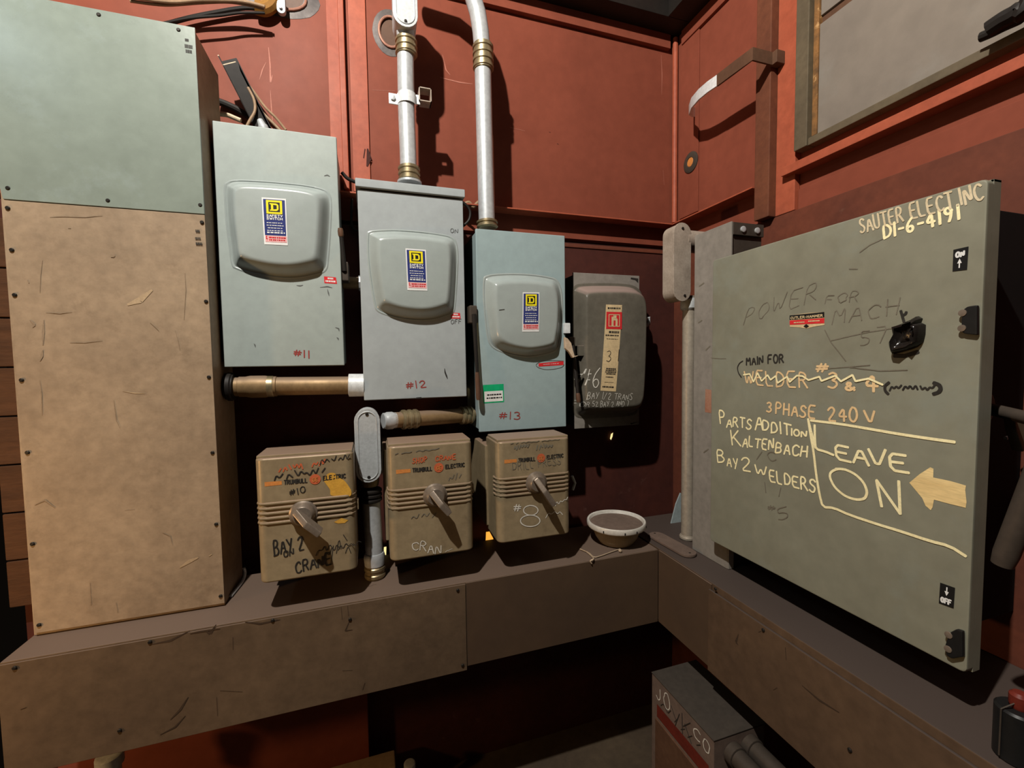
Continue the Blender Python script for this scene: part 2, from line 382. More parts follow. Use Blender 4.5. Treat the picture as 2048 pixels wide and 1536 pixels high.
# ================================================================== SETTING
YW, XW = 1.98, 1.57                                  # upper plates of the back and right walls
struct('floor', bx((-2.6, -1.5, -.06), (2.4, 2.3, 0)), M['floor'])
struct('ceiling', bx((-2.6, -1.0, H + 2.5), (2.4, 2.3, H + 2.56)), M['black'])
wb = bx((-2.6, YW, H + .60), (XW, YW + .06, H + 2.5))
struct('wall_back', wb, M['red'])
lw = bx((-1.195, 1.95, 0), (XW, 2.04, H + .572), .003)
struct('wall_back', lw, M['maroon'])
wr = bx((XW, -1.2, H + .55), (XW + .06, YW + .06, H + 2.5)); struct('wall_right', wr, M['red'])
wbk = bpy.data.objects['wall_back']
k = MB()
for q, wd in (([(-0.35,3.148),(-0.347,3.082),(-0.348,3.015),(-0.34,3.045)], .006), ([(-0.35,2.986),(-0.349,2.919),(-0.346,2.861)], .004), ([(-0.387,3.017),(-0.375,3.058),(-0.361,3.089)], .004), ([(0.038,3.052),(0.13,3.064)], .004), ([(0.325,3.155),(0.414,3.15),(0.472,3.153)], .006), ([(0.647,2.988),(0.721,2.983)], .004), ([(1.479,3.476),(1.485,3.377),(1.483,3.276)], .004), ([(1.494,2.895),(1.501,2.818)], .004), ([(0.338,3.254),(0.352,3.192),(0.37,3.174)], .005)): crease(k, q, yplane(YW), wd)
part('paint_scratch', k, mat('pale_red_scratch', (.42, .16, .11), (.36, .13, .09), 20, .6, 0, 0), wbk)
k = MB()
for q, wd in (([(0.844,2.996),(0.852,2.995)], .008), ([(0.886,2.948),(0.893,2.944)], .010), ([(0.01,2.802),(0.015,2.765),(0.006,2.729)], .02), ([(-0,2.8),(-0.007,2.762)], .012)): crease(k, q, yplane(1.969 if q[0][0] < .03 else YW), wd)
part('paint_chip', k, M['maroon'], wbk)
struct('trim_17', MB().box((.80, 1.944, H + .548), (1.535, 1.952, H + .566), .003), M['brown_red'])
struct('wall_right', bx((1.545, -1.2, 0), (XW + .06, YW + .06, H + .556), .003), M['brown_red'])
# vertical plates and the rib between them on the back wall
struct('trim_1', bx((-.089, 1.952, H + .72), (-.066, YW, H + 2.4), .004), M['red_trim'])
struct('trim_2', bx((-.134, 1.972, H + .72), (-.089, YW, H + 2.4), .002), M['red_trim'])
struct('trim_3', bx((-.050, 1.970, H + .72), (.019, YW, H + 2.4), .003), M['red_trim'])
# ledge that runs round the corner
struct('trim_4', bx((-2.6, 1.908, H + .69), (XW, YW, H + .696), .001), M['red_trim'])
struct('trim_5', bx((1.498, 1.415, H + .69), (XW, 1.908, H + .696), .001), M['red_trim'])
struct('trim_5', bx((1.515, -1.0, H + .69), (XW, 1.30, H + .722), .003), M['red_trim'])
struct('trim_6', bx((1.558, -1.0, H + .556), (XW, 1.26, H + .632), .002), M['red'])
# corner post and head beams
struct('trim_7', MB().tube([(1.552, 1.960, H + .72), (1.552, 1.960, H + 1.66)], .014, 16), M['red_trim'])
struct('trim_7', bx((1.562, 1.80, H + .73), (XW, 1.935, H + 1.60), .002), M['red'])
struct('trim_8', bx((-2.6, 1.955, H + 1.60), (1.52, YW, H + 1.67), .003), M['red'])
struct('trim_9', bx((-2.6, 1.86, H + 1.67), (XW, YW, H + 1.80), .004), M['dark'])
struct('trim_10', bx((1.43, -1.0, H + 1.67), (XW, 1.86, H + 1.80), .004), M['dark'])
struct('trim_11', bx((1.555, 1.42, H + 1.60), (XW, 1.92, H + 1.67), .003), M['red'])
# post on the right wall: dark tube beside a bright flat plate
struct('trim_12', bx((1.508, 1.345, H + .556), (XW, 1.415, H + 2.4), .005), M['post'])
struct('trim_13', bx((1.542, 1.262, H + .556), (XW, 1.345, H + 2.4), .004), M['red_trim'])
# boards and plates low on the left
bd = MB()
for i in range(8): bd.box((-1.205, 1.90, H - .82 + i * .165), (-1.02, 1.945, H - .82 + i * .165 + .160), .004)
struct('trim_14', bd, M['brick'])
struct('trim_15', bx((-1.10, 1.885, 0), (-.061, 1.95, H - 1.02), .004), M['red'])
struct('trim_16', bx((-.62, 1.80, 0), (.044, 1.885, H - 1.69), .006), M['duct_lo'])
# grimy window high on the right wall
yy = [p for p in ((1.256,2.767),(1.205,2.741),(1.186,2.731))]
ya, yb, yc = yy[0][0], yy[1][0], yy[2][0]
fr = MB().box((1.525, yb, H + .765), (XW, ya, H + 2.3), .004)
wn = struct('window_1', fr, M['frame'])
struct('rust_strip', bx((1.548, yc, H + .80), (XW, yb, H + 2.3), .002), M['rust'], wn)
struct('window_sill', MB().box((1.530, -1.0, H + .765), (XW, yb, H + .792), .004), M['frame'], wn)
(p0y, p0z), (p1y, p1z) = (1.205,3.08),(1.088,3.078)
pz = (p0z + p1z) / 2
struct('window_pane', MB().box((1.552, -1.0, H + .79), (XW, yc, pz), .003), M['pane'], wn)
struct('window_pane', MB().box((1.556, -1.0, pz + .03), (XW, yc, H + 2.3), .003), M['pane'], wn)
struct('window_bar', MB().box((1.5645, -1.0, pz), (XW, yc, pz + .03), .001), M['brownsteel'], wn)

# ================================================================== WIREWAYS
Z0, Z1, YT, XT = H - 1.105, H - .797, 1.50, 1.117
def screws(root, pts, f, r=.0055):
    for u, v in pts:
        c = f(u, v, 0); n = (f(u, v, 1) - c)
        part('screw', MB().rings(c, n, [(0, r), (.002, r), (.0035, r * .7)], 12), M['screw'], root)
cx0, cx1 = -.985, -.486
col = thing('vertical_wireway', 'tall square wireway standing at the left, grey-green cover above a grimy tan one', 'wireway', (-.74, 1.73, Z1))
part('wireway_body', MB().box((cx0 + .004, 1.626, Z1 + .001), (cx1 - .002, 1.835, H + 1.03), .003), M['duct_lo'], col)
sA, sB = (-0.969,2.373),(-0.484,2.374)
up = MB().prism([(sA[0], 1.622, sA[1]), (cx1, 1.622, sB[1]), (cx1, 1.622, H + 1.036), (-1.06, 1.622, H + 1.036)], (0, -.008, 0), .0015)
part('cover_plate', up, M['duct_hi'], col, 'upper cover plate, cleaner grey-green')
dn = MB().prism([(-.972, 1.622, Z1 + .012), (cx1, 1.622, Z1 + .012), (cx1, 1.622, sB[1] - .002), (sA[0], 1.622, sA[1] - .002)], (0, -.006, 0), .0015)
part('cover_plate', dn, M['duct_lo'], col, 'lower cover plate, stained tan brown')
fc = yplane(1.615)
screws(col, [(-0.724,2.921),(-0.529,2.92),(-0.956,2.404),(-0.73,2.392),(-0.496,2.401),(-0.96,2.349),(-0.494,2.348),(-0.959,2.107),(-0.494,2.102),(-0.958,1.865),(-0.497,1.862),(-0.957,1.655),(-0.498,1.618),(-0.961,1.385),(-0.498,1.383),(-0.96,1.14),(-0.496,1.142),(-0.958,2.233)], fc)
st = MB(); fcl = yplane(1.614)
for (a, b), rows in ((((-0.514,2.888),(-0.504,2.898)), 1), (((-0.516,2.868),(-0.493,2.881)), 1), (((-0.514,2.854),(-0.497,2.866)), 1),
                     (((-0.513,2.314),(-0.501,2.324)), 1), (((-0.515,2.292),(-0.5,2.301)), 1), (((-0.514,2.275),(-0.496,2.285)), 1)):
    printed(st, a, (b[0], a[1]), (a[0], b[1]), fcl, .0008, 1, int(a[0] * 1e4), .8)
k = MB(); fcs = yplane(1.6155)
for q, wd in (([(-0.899,2.037),(-0.902,2.001),(-0.905,1.965)], .012), ([(-0.843,1.972),(-0.808,1.972),(-0.765,1.978)], .005), ([(-0.869,2.332),(-0.834,2.337),(-0.788,2.339),(-0.746,2.347)], .006), ([(-0.903,2.116),(-0.899,2.166),(-0.892,2.209)], .004),
    ([(-0.893,2.059),(-0.861,2.057),(-0.832,2.062)], .005), ([(-0.906,1.951),(-0.909,1.933),(-0.914,1.919)], .012), ([(-0.918,1.864),(-0.916,1.82),(-0.918,1.762)], .005), ([(-0.747,1.799),(-0.744,1.738),(-0.736,1.714)], .005), ([(-0.645,2.034),(-0.63,2.018),(-0.623,2.008)], .005),
    ([(-0.581,2.011),(-0.575,1.98),(-0.571,1.949)], .004), ([(-0.722,2.233),(-0.725,2.229),(-0.732,2.227)], .012), ([(-0.829,2.304),(-0.822,2.304)], .010), ([(-0.929,2.151),(-0.926,2.142)], .014), ([(-0.774,1.172),(-0.771,1.14)], .008), ([(-0.834,1.246),(-0.835,1.176)], .006),
    ([(-0.737,1.458),(-0.712,1.458)], .005), ([(-0.645,1.375),(-0.625,1.361),(-0.62,1.331)], .005), ([(-0.95,1.499),(-0.926,1.511),(-0.904,1.486)], .008), ([(-0.93,2.037),(-0.92,2.023),(-0.925,2.016)], .010), ([(-0.547,2.19),(-0.547,2.136),(-0.556,2.043)], .004)):
    crease(k, q, fcs, wd * .55)
part('dent_mark', k, mat('brown_dent_grime', (.215, .155, .10), (.26, .19, .125), 20, .7, 0, 0), col)
k = MB()
for q, wd in (([(-0.724,1.825),(-0.694,1.818),(-0.668,1.816)], .004), ([(-0.699,2.086),(-0.667,2.101),(-0.634,2.133)], .018), ([(-0.604,1.255),(-0.576,1.272),(-0.552,1.28)], .012), ([(-0.523,1.28),(-0.514,1.285)], .010)): crease(k, q, fcs, wd)
part('bright_scrape', k, mat('pale_scrape', (.42, .31, .19), (.36, .26, .16), 20, .6, 0, 0), col)
part('stencilled_mark', st, M['t_black'], col)

ww = thing('horizontal_wireway', 'long grimy brown wireway tray along the back wall under the switches', 'wireway', (.05, 1.67, Z0))
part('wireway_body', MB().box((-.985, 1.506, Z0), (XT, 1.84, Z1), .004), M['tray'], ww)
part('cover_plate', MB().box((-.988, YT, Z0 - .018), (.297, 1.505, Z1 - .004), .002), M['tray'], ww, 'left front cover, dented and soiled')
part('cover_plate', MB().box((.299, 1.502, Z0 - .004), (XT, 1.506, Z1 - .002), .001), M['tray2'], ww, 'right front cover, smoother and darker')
k = MB()
for q, wd in (([(-0.644,1.083),(-0.595,1.084),(-0.544,1.104)], .010), ([(-0.505,1.096),(-0.493,1.084),(-0.476,1.109)], .012), ([(-0.434,1.06),(-0.435,1.02)], .006), ([(-0.399,1.101),(-0.358,1.087),(-0.302,1.089)], .010), ([(-0.121,1.095),(-0.119,1.052)], .006), ([(-0.101,1.096),(-0.099,1.061)], .006), ([(-0.095,1.047),(-0.111,1.012),(-0.088,1.011)], .006),
    ([(-0.606,0.842),(-0.58,0.866),(-0.558,0.9)], .010), ([(-0.633,0.803),(-0.595,0.816),(-0.568,0.844)], .008), ([(-0.485,0.881),(-0.485,0.821)], .006), ([(-0.475,0.899),(-0.415,0.88)], .005), ([(-0.944,0.966),(-0.931,0.969)], .008), ([(-0.124,0.878),(-0.093,0.872)], .005), ([(-0.055,0.819),(-0.063,0.796)], .008), ([(-0.544,1.095),(-0.518,1.096),(-0.466,1.094)], .008)): crease(k, q, yplane(YT), wd * .7)
part('dent_mark', k, mat('dark_dent_grime', (.06, .037, .023), None, 20, .7, 0, 0), ww)
screws(ww, [(-0.949,1.086),(-0.644,1.092),(-0.323,1.092),(0.268,1.083),(0.28,0.801),(-0.729,0.845),(-0.095,1.049)], yplane(1.499))
wy = thing('horizontal_wireway', 'brown wireway tray running forward along the right wall under the big cabinet', 'wireway', (1.34, .7, Z0))
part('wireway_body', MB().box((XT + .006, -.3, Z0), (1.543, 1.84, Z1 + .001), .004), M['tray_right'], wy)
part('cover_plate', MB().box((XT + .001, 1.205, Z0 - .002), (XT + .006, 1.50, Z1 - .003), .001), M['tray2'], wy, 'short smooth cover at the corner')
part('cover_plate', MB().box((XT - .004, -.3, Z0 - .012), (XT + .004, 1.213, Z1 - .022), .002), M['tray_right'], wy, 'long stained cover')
k = MB()
for q, wd in (([(1.078,0.961),(1.088,0.965),(1.078,0.998)], .008), ([(0.992,1.061),(1.002,1.051)], .006), ([(0.911,1.061),(0.907,1.026)], .006), ([(0.947,0.906),(0.934,0.923)], .006), ([(0.858,0.986),(0.809,0.981),(0.757,0.988)], .006)): crease(k, q, xplane(1.113), wd)
part('dent_mark', k, mat('dark_dent_grime', (.06, .037, .023), None, 20, .7, 0, 0), wy)
screws(wy, [(1.179,1.098),(0.729,0.912),(0.985,1.068)], xplane(1.113))

# ================================================================== SAFETY SWITCHES with a pressed cover
def catmull(pts, n):
    out = []; k = len(pts)
    for i in range(k):
        p0, p1, p2, p3 = (Vector(pts[(i + j) % k]) for j in (-1, 0, 1, 2))
        for t in range(n):
            t /= n
            out.append(.5 * ((2 * p1) + (-p0 + p2) * t + (2 * p0 - 5 * p1 + 4 * p2 - p3) * t * t + (-p0 + 3 * p1 - 3 * p2 + p3) * t ** 3))
    return out
class Bulge:
    def __init__(s, outline, Y, D, t0=.72, pw=1.25):
        s.t0, s.pw = t0, pw
        s.o = catmull(outline, 6); s.Y = Y; s.D = D
        s.c = sum(s.o, Vector((0, 0))) / len(s.o)
        s.a = sorted((math.atan2((p - s.c).y, (p - s.c).x), (p - s.c).length) for p in s.o)
    def h(s, t):
        t = min(t, 1)
        if t < s.t0: return s.D * (.93 + .07 * (1 - (t / s.t0) ** 2))
        q = (t - s.t0) / (1 - s.t0)
        return s.D * .93 * (.5 + .5 * math.cos(math.pi * q ** s.pw))
    def f(s, u, v, o):
        d = Vector((u, v)) - s.c; a = math.atan2(d.y, d.x); A = s.a; R = A[0][1]
        for i in range(len(A)):
            a0, r0 = A[i - 1]; a1, r1 = A[i]
            if i == 0: a0 -= 2 * math.pi
            if a0 <= a <= a1: R = r0 + (r1 - r0) * (a - a0) / max(1e-6, a1 - a0); break
        return Vector((u, s.Y - s.h(d.length / R) - o, v))
    def mesh(s):
        mb = MB(); bm = mb.bm; R = []
        for t in (1.03, 1.015, 1.0, .985, .97, .955, .94, .925, .91, .89, .87, .85, .83, .81, .79, .77, .75, .73, .71, .69, .65, .6, .45, .3, .15):
            hh = s.h(t) if t <= 1 else 0
            if t == 1.0: hh = .0025
            if t > 1: hh = .0016 if t < 1.02 else .0002
            R.append([bm.verts.new((s.c.x + (p.x - s.c.x) * t, s.Y - hh, s.c.y + (p.y - s.c.y) * t)) for p in s.o])
        n = len(s.o)
        for a, b in zip(R, R[1:]):
            for k in range(n): bm.faces.new((a[k], a[(k + 1) % n], b[(k + 1) % n], b[k]))
        bm.faces.new(R[-1]); return mb
def lerpq(q, a, b):
    q = [Vector(p) for p in q]
    return tuple((q[0] * (1 - a) + q[1] * a) * (1 - b) + (q[3] * (1 - a) + q[2] * a) * b)
def sub(q, a0, b0, a1, b1): return [lerpq(q, a0, b0), lerpq(q, a1, b0), lerpq(q, a1, b1), lerpq(q, a0, b1)]
def brand_label(root, q, f):
    lb = part('label', MB().grid(q, f, .0010), M['lab_white'], root, 'white bordered blue and yellow label')
    part('label_field', MB().grid(sub(q, .055, .20, .945, .965), f, .0016), M['lab_blue'], lb)
    part('warning_band', MB().grid(sub(q, .06, .055, .97, .19), f, .0016, 3), M['lab_pink'], lb)
    # D in a square: ring, black gap, D
    A = (.17, .655, .83, .945)
    def W(x, y): return lerpq(q, A[0] + (A[2] - A[0]) * x, A[1] + (A[3] - A[1]) * y)
    lg = MB()
    for r in ((0, 0, 1, .14), (0, .86, 1, 1), (0, .14, .14, .86), (.86, .14, 1, .86)):
        lg.poly([W(r[0], r[1]), W(r[2], r[1]), W(r[2], r[3]), W(r[0], r[3])], f, .0028)
    for pl in ([(.22, .22), (.62, .22), (.72, .27), (.66, .36), (.22, .30)], [(.22, .70), (.66, .64), (.72, .73), (.62, .78), (.22, .78)],
               [(.30, .28), (.44, .32), (.44, .66), (.30, .72)], [(.66, .34), (.72, .27), (.77, .36), (.77, .64), (.72, .73), (.66, .66)]):
        lg.poly([W(*p) for p in pl], f, .0028)
    part('logo', lg, M['lab_yellow'], lb)
    bk = MB().poly([W(.14, .14), W(.86, .14), W(.86, .86), W(.14, .86)], f, .0022)
    part('logo_ground', bk, M['lab_black'], lb)
    tx = MB(); h = (Vector(q[3]) - Vector(q[0])).length
    for t, y0, y1 in (('SAFETY', .59, .635), ('SWITCH', .53, .575)):
        letter(tx, t, lerpq(q, .17, y0), lerpq(q, .83, y0), lerpq(q, .17, y1), h * .013, f, .0024, 0, 0)
    s2 = sub(q, .14, .28, .86, .5); printed(tx, s2[0], s2[1], s2[3], f, .0024, 4, 3, .28)
    s2 = sub(q, .10, .235, .92, .27); printed(tx, s2[0], s2[1], s2[3], f, .0024, 1, 5, .8)
    part('lettering', tx, M['lab_white'], lb)
    rd = MB(); s2 = sub(q, .2, .08, .94, .18); printed(rd, s2[0], s2[1], s2[3], f, .0024, 2, 8, .5)
    z = [lerpq(q, a, b) for a, b in ((.10, .185), (.14, .185), (.11, .13), (.16, .135), (.13, .07), (.14, .12), (.09, .115))]
    rd.poly(z, f, .0026); part('warning_print', rd, M['lab_red'], lb)
def small_sticker(root, q, f, mt='lab_red'):
    s_ = part('sticker', MB().poly(q, f, .0006), M[mt], root, 'small red sticker')
    t = MB(); s2 = sub(q, .25, .55, .75, .9); printed(t, s2[0], s2[1], s2[3], f, .0012, 1, 2, .7)
    s2 = sub(q, .08, .12, .92, .48); printed(t, s2[0], s2[1], s2[3], f, .0012, 1, 4, .7)
    part('sticker_print', t, M['lab_white'], s_)

Y1 = 1.70
def safety_switch(x0, x1, z0, z1, label, paint, outline, lq, depth_back=1.95, hood=False, D=.048, door_lo=None):
    r = thing('safety_switch', label, 'safety switch', ((x0 + x1) / 2, 1.85, H + z0), 'grey safety switches with bulging covers')
    part('enclosure', MB().box((x0 + .006, Y1 + .016, H + z0 + .006), (x1 - .006, depth_back, H + z1 - .004), .004), M[paint], r)
    part('door', MB().box((x0, Y1, H + z0), (x1, Y1 + .015, H + z1 - (.035 if hood else 0)), .0035, 3), M[paint], r)
    if hood:
        part('rain_hood', MB().box((x0 - .006, Y1 - .012, H + z1 - .030), (x1 + .006, depth_back, H + z1), .003), M[paint], r)
    b = Bulge(outline, Y1, D)
    part('bulging_cover', b.mesh(), M['bulge'], r, sharp=60)
    brand_label(r, lq, b.f)
    return r
f1 = yplane(Y1)
def side_handle(r, piv, tip, grip_len=.05):
    """operating lever on the right side of a switch: pivot box, flat blade, grip"""
    x, y, z = piv
    part('handle_base', MB().box((x - .004, y - .03, z - .035), (x + .028, y + .03, z + .035), .005), M['darkgrey'], r)
    a = Vector((x + .014, y - .03, z)); b = Vector(tip)
    part('handle_lever', MB().tube([a, a + (b - a) * .5, b], [.009, .008, .007], 10), M['dark'], r)
    d = (b - a).normalized()
    part('handle_grip', MB().tube([b - d * grip_len, b - d * grip_len * .7, b, b + d * .01], [.008, .010, .010, .008], 12), M['brownsteel'], r)

o11 = [(-0.448,2.484),(-0.439,2.507),(-0.408,2.518),(-0.329,2.523),(-0.26,2.524),(-0.201,2.523),(-0.153,2.517),(-0.131,2.505),(-0.123,2.471),(-0.128,2.386),(-0.139,2.279),(-0.15,2.235),(-0.188,2.217),(-0.248,2.204),(-0.308,2.203),(-0.376,2.213),(-0.421,2.226),(-0.437,2.242),(-0.443,2.311),(-0.448,2.385)]
s11 = safety_switch(-.478, -.0955, -.008, .806, 'grey safety switch with bulging cover marked #11, nearest the tall wireway', 'sq', o11,
    [(-0.33,2.301),(-0.259,2.302),(-0.259,2.457),(-0.332,2.455)])
part('marker_number', letter(MB(), '#11', *[(-0.262,1.928),(-0.21,1.919),(-0.261,1.953)], .004, f1), M['t_red'], s11)
small_sticker(s11, [(-0.153,2.188),(-0.111,2.187),(-0.114,2.21),(-0.154,2.212)], f1)
k = MB()
for q in ([(-0.244,2.176),(-0.233,2.175),(-0.223,2.178)], [(-0.168,2.172),(-0.143,2.176),(-0.128,2.172)], [(-0.144,2.167),(-0.141,2.153),(-0.139,2.143)], [(-0.385,1.972),(-0.382,1.967),(-0.381,1.96)], [(-0.122,2.03),(-0.111,2.026),(-0.11,2.017)], [(-0.119,1.994),(-0.114,1.99),(-0.113,1.985)], [(-0.141,2.565),(-0.13,2.569),(-0.122,2.565)]): crease(k, q, f1, .0045)
part('scuff_mark', k, M['t_pencil'], s11)
side_handle(s11, ((-0.099,1.74,2.236)), ((-0.093,1.7,2.376)), .02)

o12 = [(0.002,2.362),(0.009,2.379),(0.045,2.387),(0.108,2.393),(0.195,2.393),(0.273,2.388),(0.308,2.381),(0.325,2.363),(0.331,2.314),(0.326,2.222),(0.317,2.128),(0.309,2.096),(0.293,2.085),(0.235,2.067),(0.174,2.062),(0.11,2.068),(0.061,2.08),(0.027,2.096),(0.017,2.125),(0.006,2.208),(0,2.294)]
s12 = safety_switch(-.0315, .358, -.140, .667, 'hooded grey safety switch marked #12, between two higher and lower ones', 'sq2', o12,
    [(0.133,2.166),(0.206,2.166),(0.204,2.317),(0.13,2.318)], hood=True)
part('marker_number', letter(MB(), '#12', *[(0.123,1.798),(0.199,1.803),(0.12,1.825)], .004, f1), M['t_red'], s12)
small_sticker(s12, [(0.301,2.069),(0.339,2.069),(0.337,2.091),(0.301,2.092)], f1)
pn = letter(MB(), 'ON', *[(0.306,2.401),(0.336,2.4),(0.307,2.417)], .0022, f1); letter(pn, 'OFF', *[(0.3,2.048),(0.342,2.05),(0.301,2.065)], .0022, f1)
part('pencil_lettering', pn, M['t_pencil'], s12)
k = MB(); crease(k, [(0.271,1.874),(0.273,1.858),(0.278,1.844),(0.282,1.832)], f1, .006)
k.poly([(0.156,1.759),(0.177,1.759),(0.179,1.765),(0.16,1.764)], f1, .0006)
part('scuff_mark', k, M['t_black'], s12)
side_handle(s12, ((0.376,1.715,2.086)), ((0.397,1.665,1.757)), .10)

o13 = [(0.438,2.216),(0.451,2.238),(0.514,2.249),(0.622,2.253),(0.718,2.245),(0.753,2.232),(0.771,2.194),(0.777,2.131),(0.772,2.04),(0.761,1.979),(0.749,1.945),(0.708,1.929),(0.649,1.919),(0.602,1.918),(0.539,1.929),(0.493,1.944),(0.464,1.964),(0.449,1.999),(0.44,2.079),(0.436,2.151)]
s13 = safety_switch(.4065, .793, -.288, .525, 'teal-grey safety switch marked #13 with a green sticker on its door', 'sq3', o13,
    [(0.579,2.016),(0.652,2.017),(0.656,2.176),(0.584,2.174)])
part('marker_number', letter(MB(), '#13', *[(0.49,1.662),(0.586,1.655),(0.491,1.693)], .004, f1), M['t_red'], s13)
gq = [(0.426,1.729),(0.513,1.731),(0.512,1.806),(0.425,1.804)]
gs = part('green_sticker', MB().poly(gq, f1, .0006), M['lab_green'], s13, 'green and white sticker')
part('sticker_panel', MB().poly(sub(gq, .05, .07, .95, .64), f1, .0012), M['lab_white'], gs)
t = MB(); s2 = sub(gq, .12, .2, .9, .55); printed(t, s2[0], s2[1], s2[3], f1, .0018, 2, 6, .4)
part('sticker_print', t, M['lab_black'], gs)
rq = [(0.667,1.874),(0.782,1.879),(0.782,1.896),(0.667,1.888)]
rs = part('red_strip_sticker', MB().poly(rq, f1, .0006), M['lab_red'], s13, 'narrow red sticker')
t = MB(); s2 = sub(rq, .15, .35, .85, .65); printed(t, s2[0], s2[1], s2[3], f1, .0012, 1, 9, .7); part('sticker_print', t, M['lab_pink'], rs)
k = MB(); k.ribbon(chaikin([(0.782,1.896),(0.731,1.899),(0.685,1.898),(0.665,1.891),(0.653,1.881),(0.664,1.87),(0.696,1.86),(0.742,1.862),(0.777,1.87),(0.784,1.881)], 2), .0022, f1)
part('pencil_ring', k, M['t_pencil'], s13)
k = MB(); b13 = Bulge(o13, Y1, .048); k.ribbon([(0.485,2.101),(0.506,2.104)], .0022, b13.f, .0012); part('scuff_mark', k, M['t_black'], s13)
side_handle(s13, ((0.827,1.76,1.967)), ((0.847,1.69,1.726)), .03)
# pad-eye on the door edge and lock hasp
part('hasp', ybox((0.781,1.695,2.057),(0.809,1.695,2.013), 1.685, 1.72, .003), M['chrome'], s13)
# ------------------------------------------------------------------ the dark switch in the corner
s6 = thing('fused_switch', 'charcoal switch marked #6 with a tall cream strip label, in the corner', 'safety switch', (1.05, 1.87, H - .31))
part('back_plate', MB().box((.880, 1.80, H - .318), (1.2275, 1.812, H + .396), .002), M['gutter'], s6)
part('enclosure', MB().box((.888, 1.812, H - .31), (1.222, 1.95, H + .39), .004), M['swdark'], s6)
o6 = [(0.88,2.194),(0.888,2.224),(0.918,2.237),(1.016,2.244),(1.135,2.246),(1.198,2.237),(1.231,2.21),(1.242,2.158),(1.242,2.039),(1.237,1.871),(1.229,1.726),(1.218,1.665),(1.187,1.638),(1.08,1.634),(0.974,1.635),(0.909,1.64),(0.884,1.66),(0.878,1.704),(0.878,1.9),(0.879,2.081)]
b6 = Bulge(o6, 1.80, .085, .80, 1.5)
part('bulging_cover', b6.mesh(), M['swdark'], s6, sharp=60)
q6 = [(0.969,1.761),(1.048,1.754),(1.081,2.144),(0.999,2.144)]
l6 = part('label', MB().grid(q6, b6.f, .0012, 10), M['lab_cream'], s6, 'tall cream strip label')
a6 = [(0.997,2.036),(1.077,2.035),(1.079,2.112),(1,2.112)]
rs = part('red_block', MB().grid(a6, b6.f, .002), M['lab_red'], l6)
t = MB(); q = sub(a6, .14, .14, .86, .86)
for e in ((0, 0, 1, .06), (0, .94, 1, 1), (0, 0, .06, 1), (.94, 0, 1, 1)): t.poly(sub(q, *e), b6.f, .0028)
for e in ((.26, .06, .44, .80), (.62, .06, .8, .62), (.3, .5, .74, .68), (.42, .7, .70, .92)): t.poly(sub(q, *e), b6.f, .0028)
part('emblem', t, M['lab_cream'], l6)
t = MB()
for e, rows, sd in (((.1, .945, .9, .972), 1, 1), ((.2, .665, .9, .70), 1, 2), ((.05, .635, .95, .655), 1, 3), ((.1, .60, .85, .608), 1, 5), ((.2, .19, .9, .27), 4, 6), ((.25, .155, .75, .17), 1, 7), ((.2, .1, .8, .106), 1, 8), ((.08, .035, .85, .06), 1, 4)):
    s2 = sub(q6, *e); printed(t, s2[0], s2[1], s2[3], b6.f, .002, rows, sd, .7)
part('label_print', t, M['t_black'], l6)
t = letter(MB(), '3 1', *[(0.997,1.889),(1.061,1.892),(1.002,1.938)], .0025, b6.f, .002); part('pencilled_digits', t, M['t_black'], l6)
t = letter(MB(), '#6', *[(0.874,1.778),(0.964,1.775),(0.887,1.868)], .0042, b6.f, .0012)
letter(t, 'BAY 1/2 TRANS', *[(0.904,1.726),(1.134,1.712),(0.909,1.755)], .0022, b6.f, .0012, .07)
letter(t, 'FOR 52 BAY 2 AND 7', *[(0.874,1.689),(1.118,1.685),(0.876,1.714)], .0020, b6.f, .0012, .09)
part('chalk_lettering', t, M['t_white'], s6)
k = MB(); k.poly([(1.181,2.286),(1.22,2.283),(1.22,2.262),(1.203,2.275),(1.178,2.279)], yplane(1.80), .001); k.poly([(1.176,1.592),(1.221,1.595),(1.181,1.585)], yplane(1.80), .001)
part('chipped_corner', k, M['t_black'], s6)
part('hinge', ybox((0.874,1.78,1.963),(0.911,1.78,1.917), 1.735, 1.80, .003), M['swdark'], s6)
part('side_handle', MB().tube([(1.27,1.84,2.067),(1.287,1.84,2.091),(1.307,1.84,2.101),(1.307,1.84,2.072),(1.287,1.84,2.062)], .010, 10), M['castal'], s6, 'pale side handle')
rg = MB().prism([(0.771,1.66,1.996),(0.785,1.66,1.99),(0.801,1.66,1.971),(0.81,1.66,1.937),(0.817,1.66,1.916),(0.835,1.66,1.918),(0.807,1.66,1.908),(0.791,1.66,1.933),(0.773,1.66,1.948)], (0, .018, 0), .003)
single('tag', rg, M['rag'], 'torn cream paper tag hanging between the teal-grey switch and the corner switch', 'tag', (0.813,1.7,1.964))

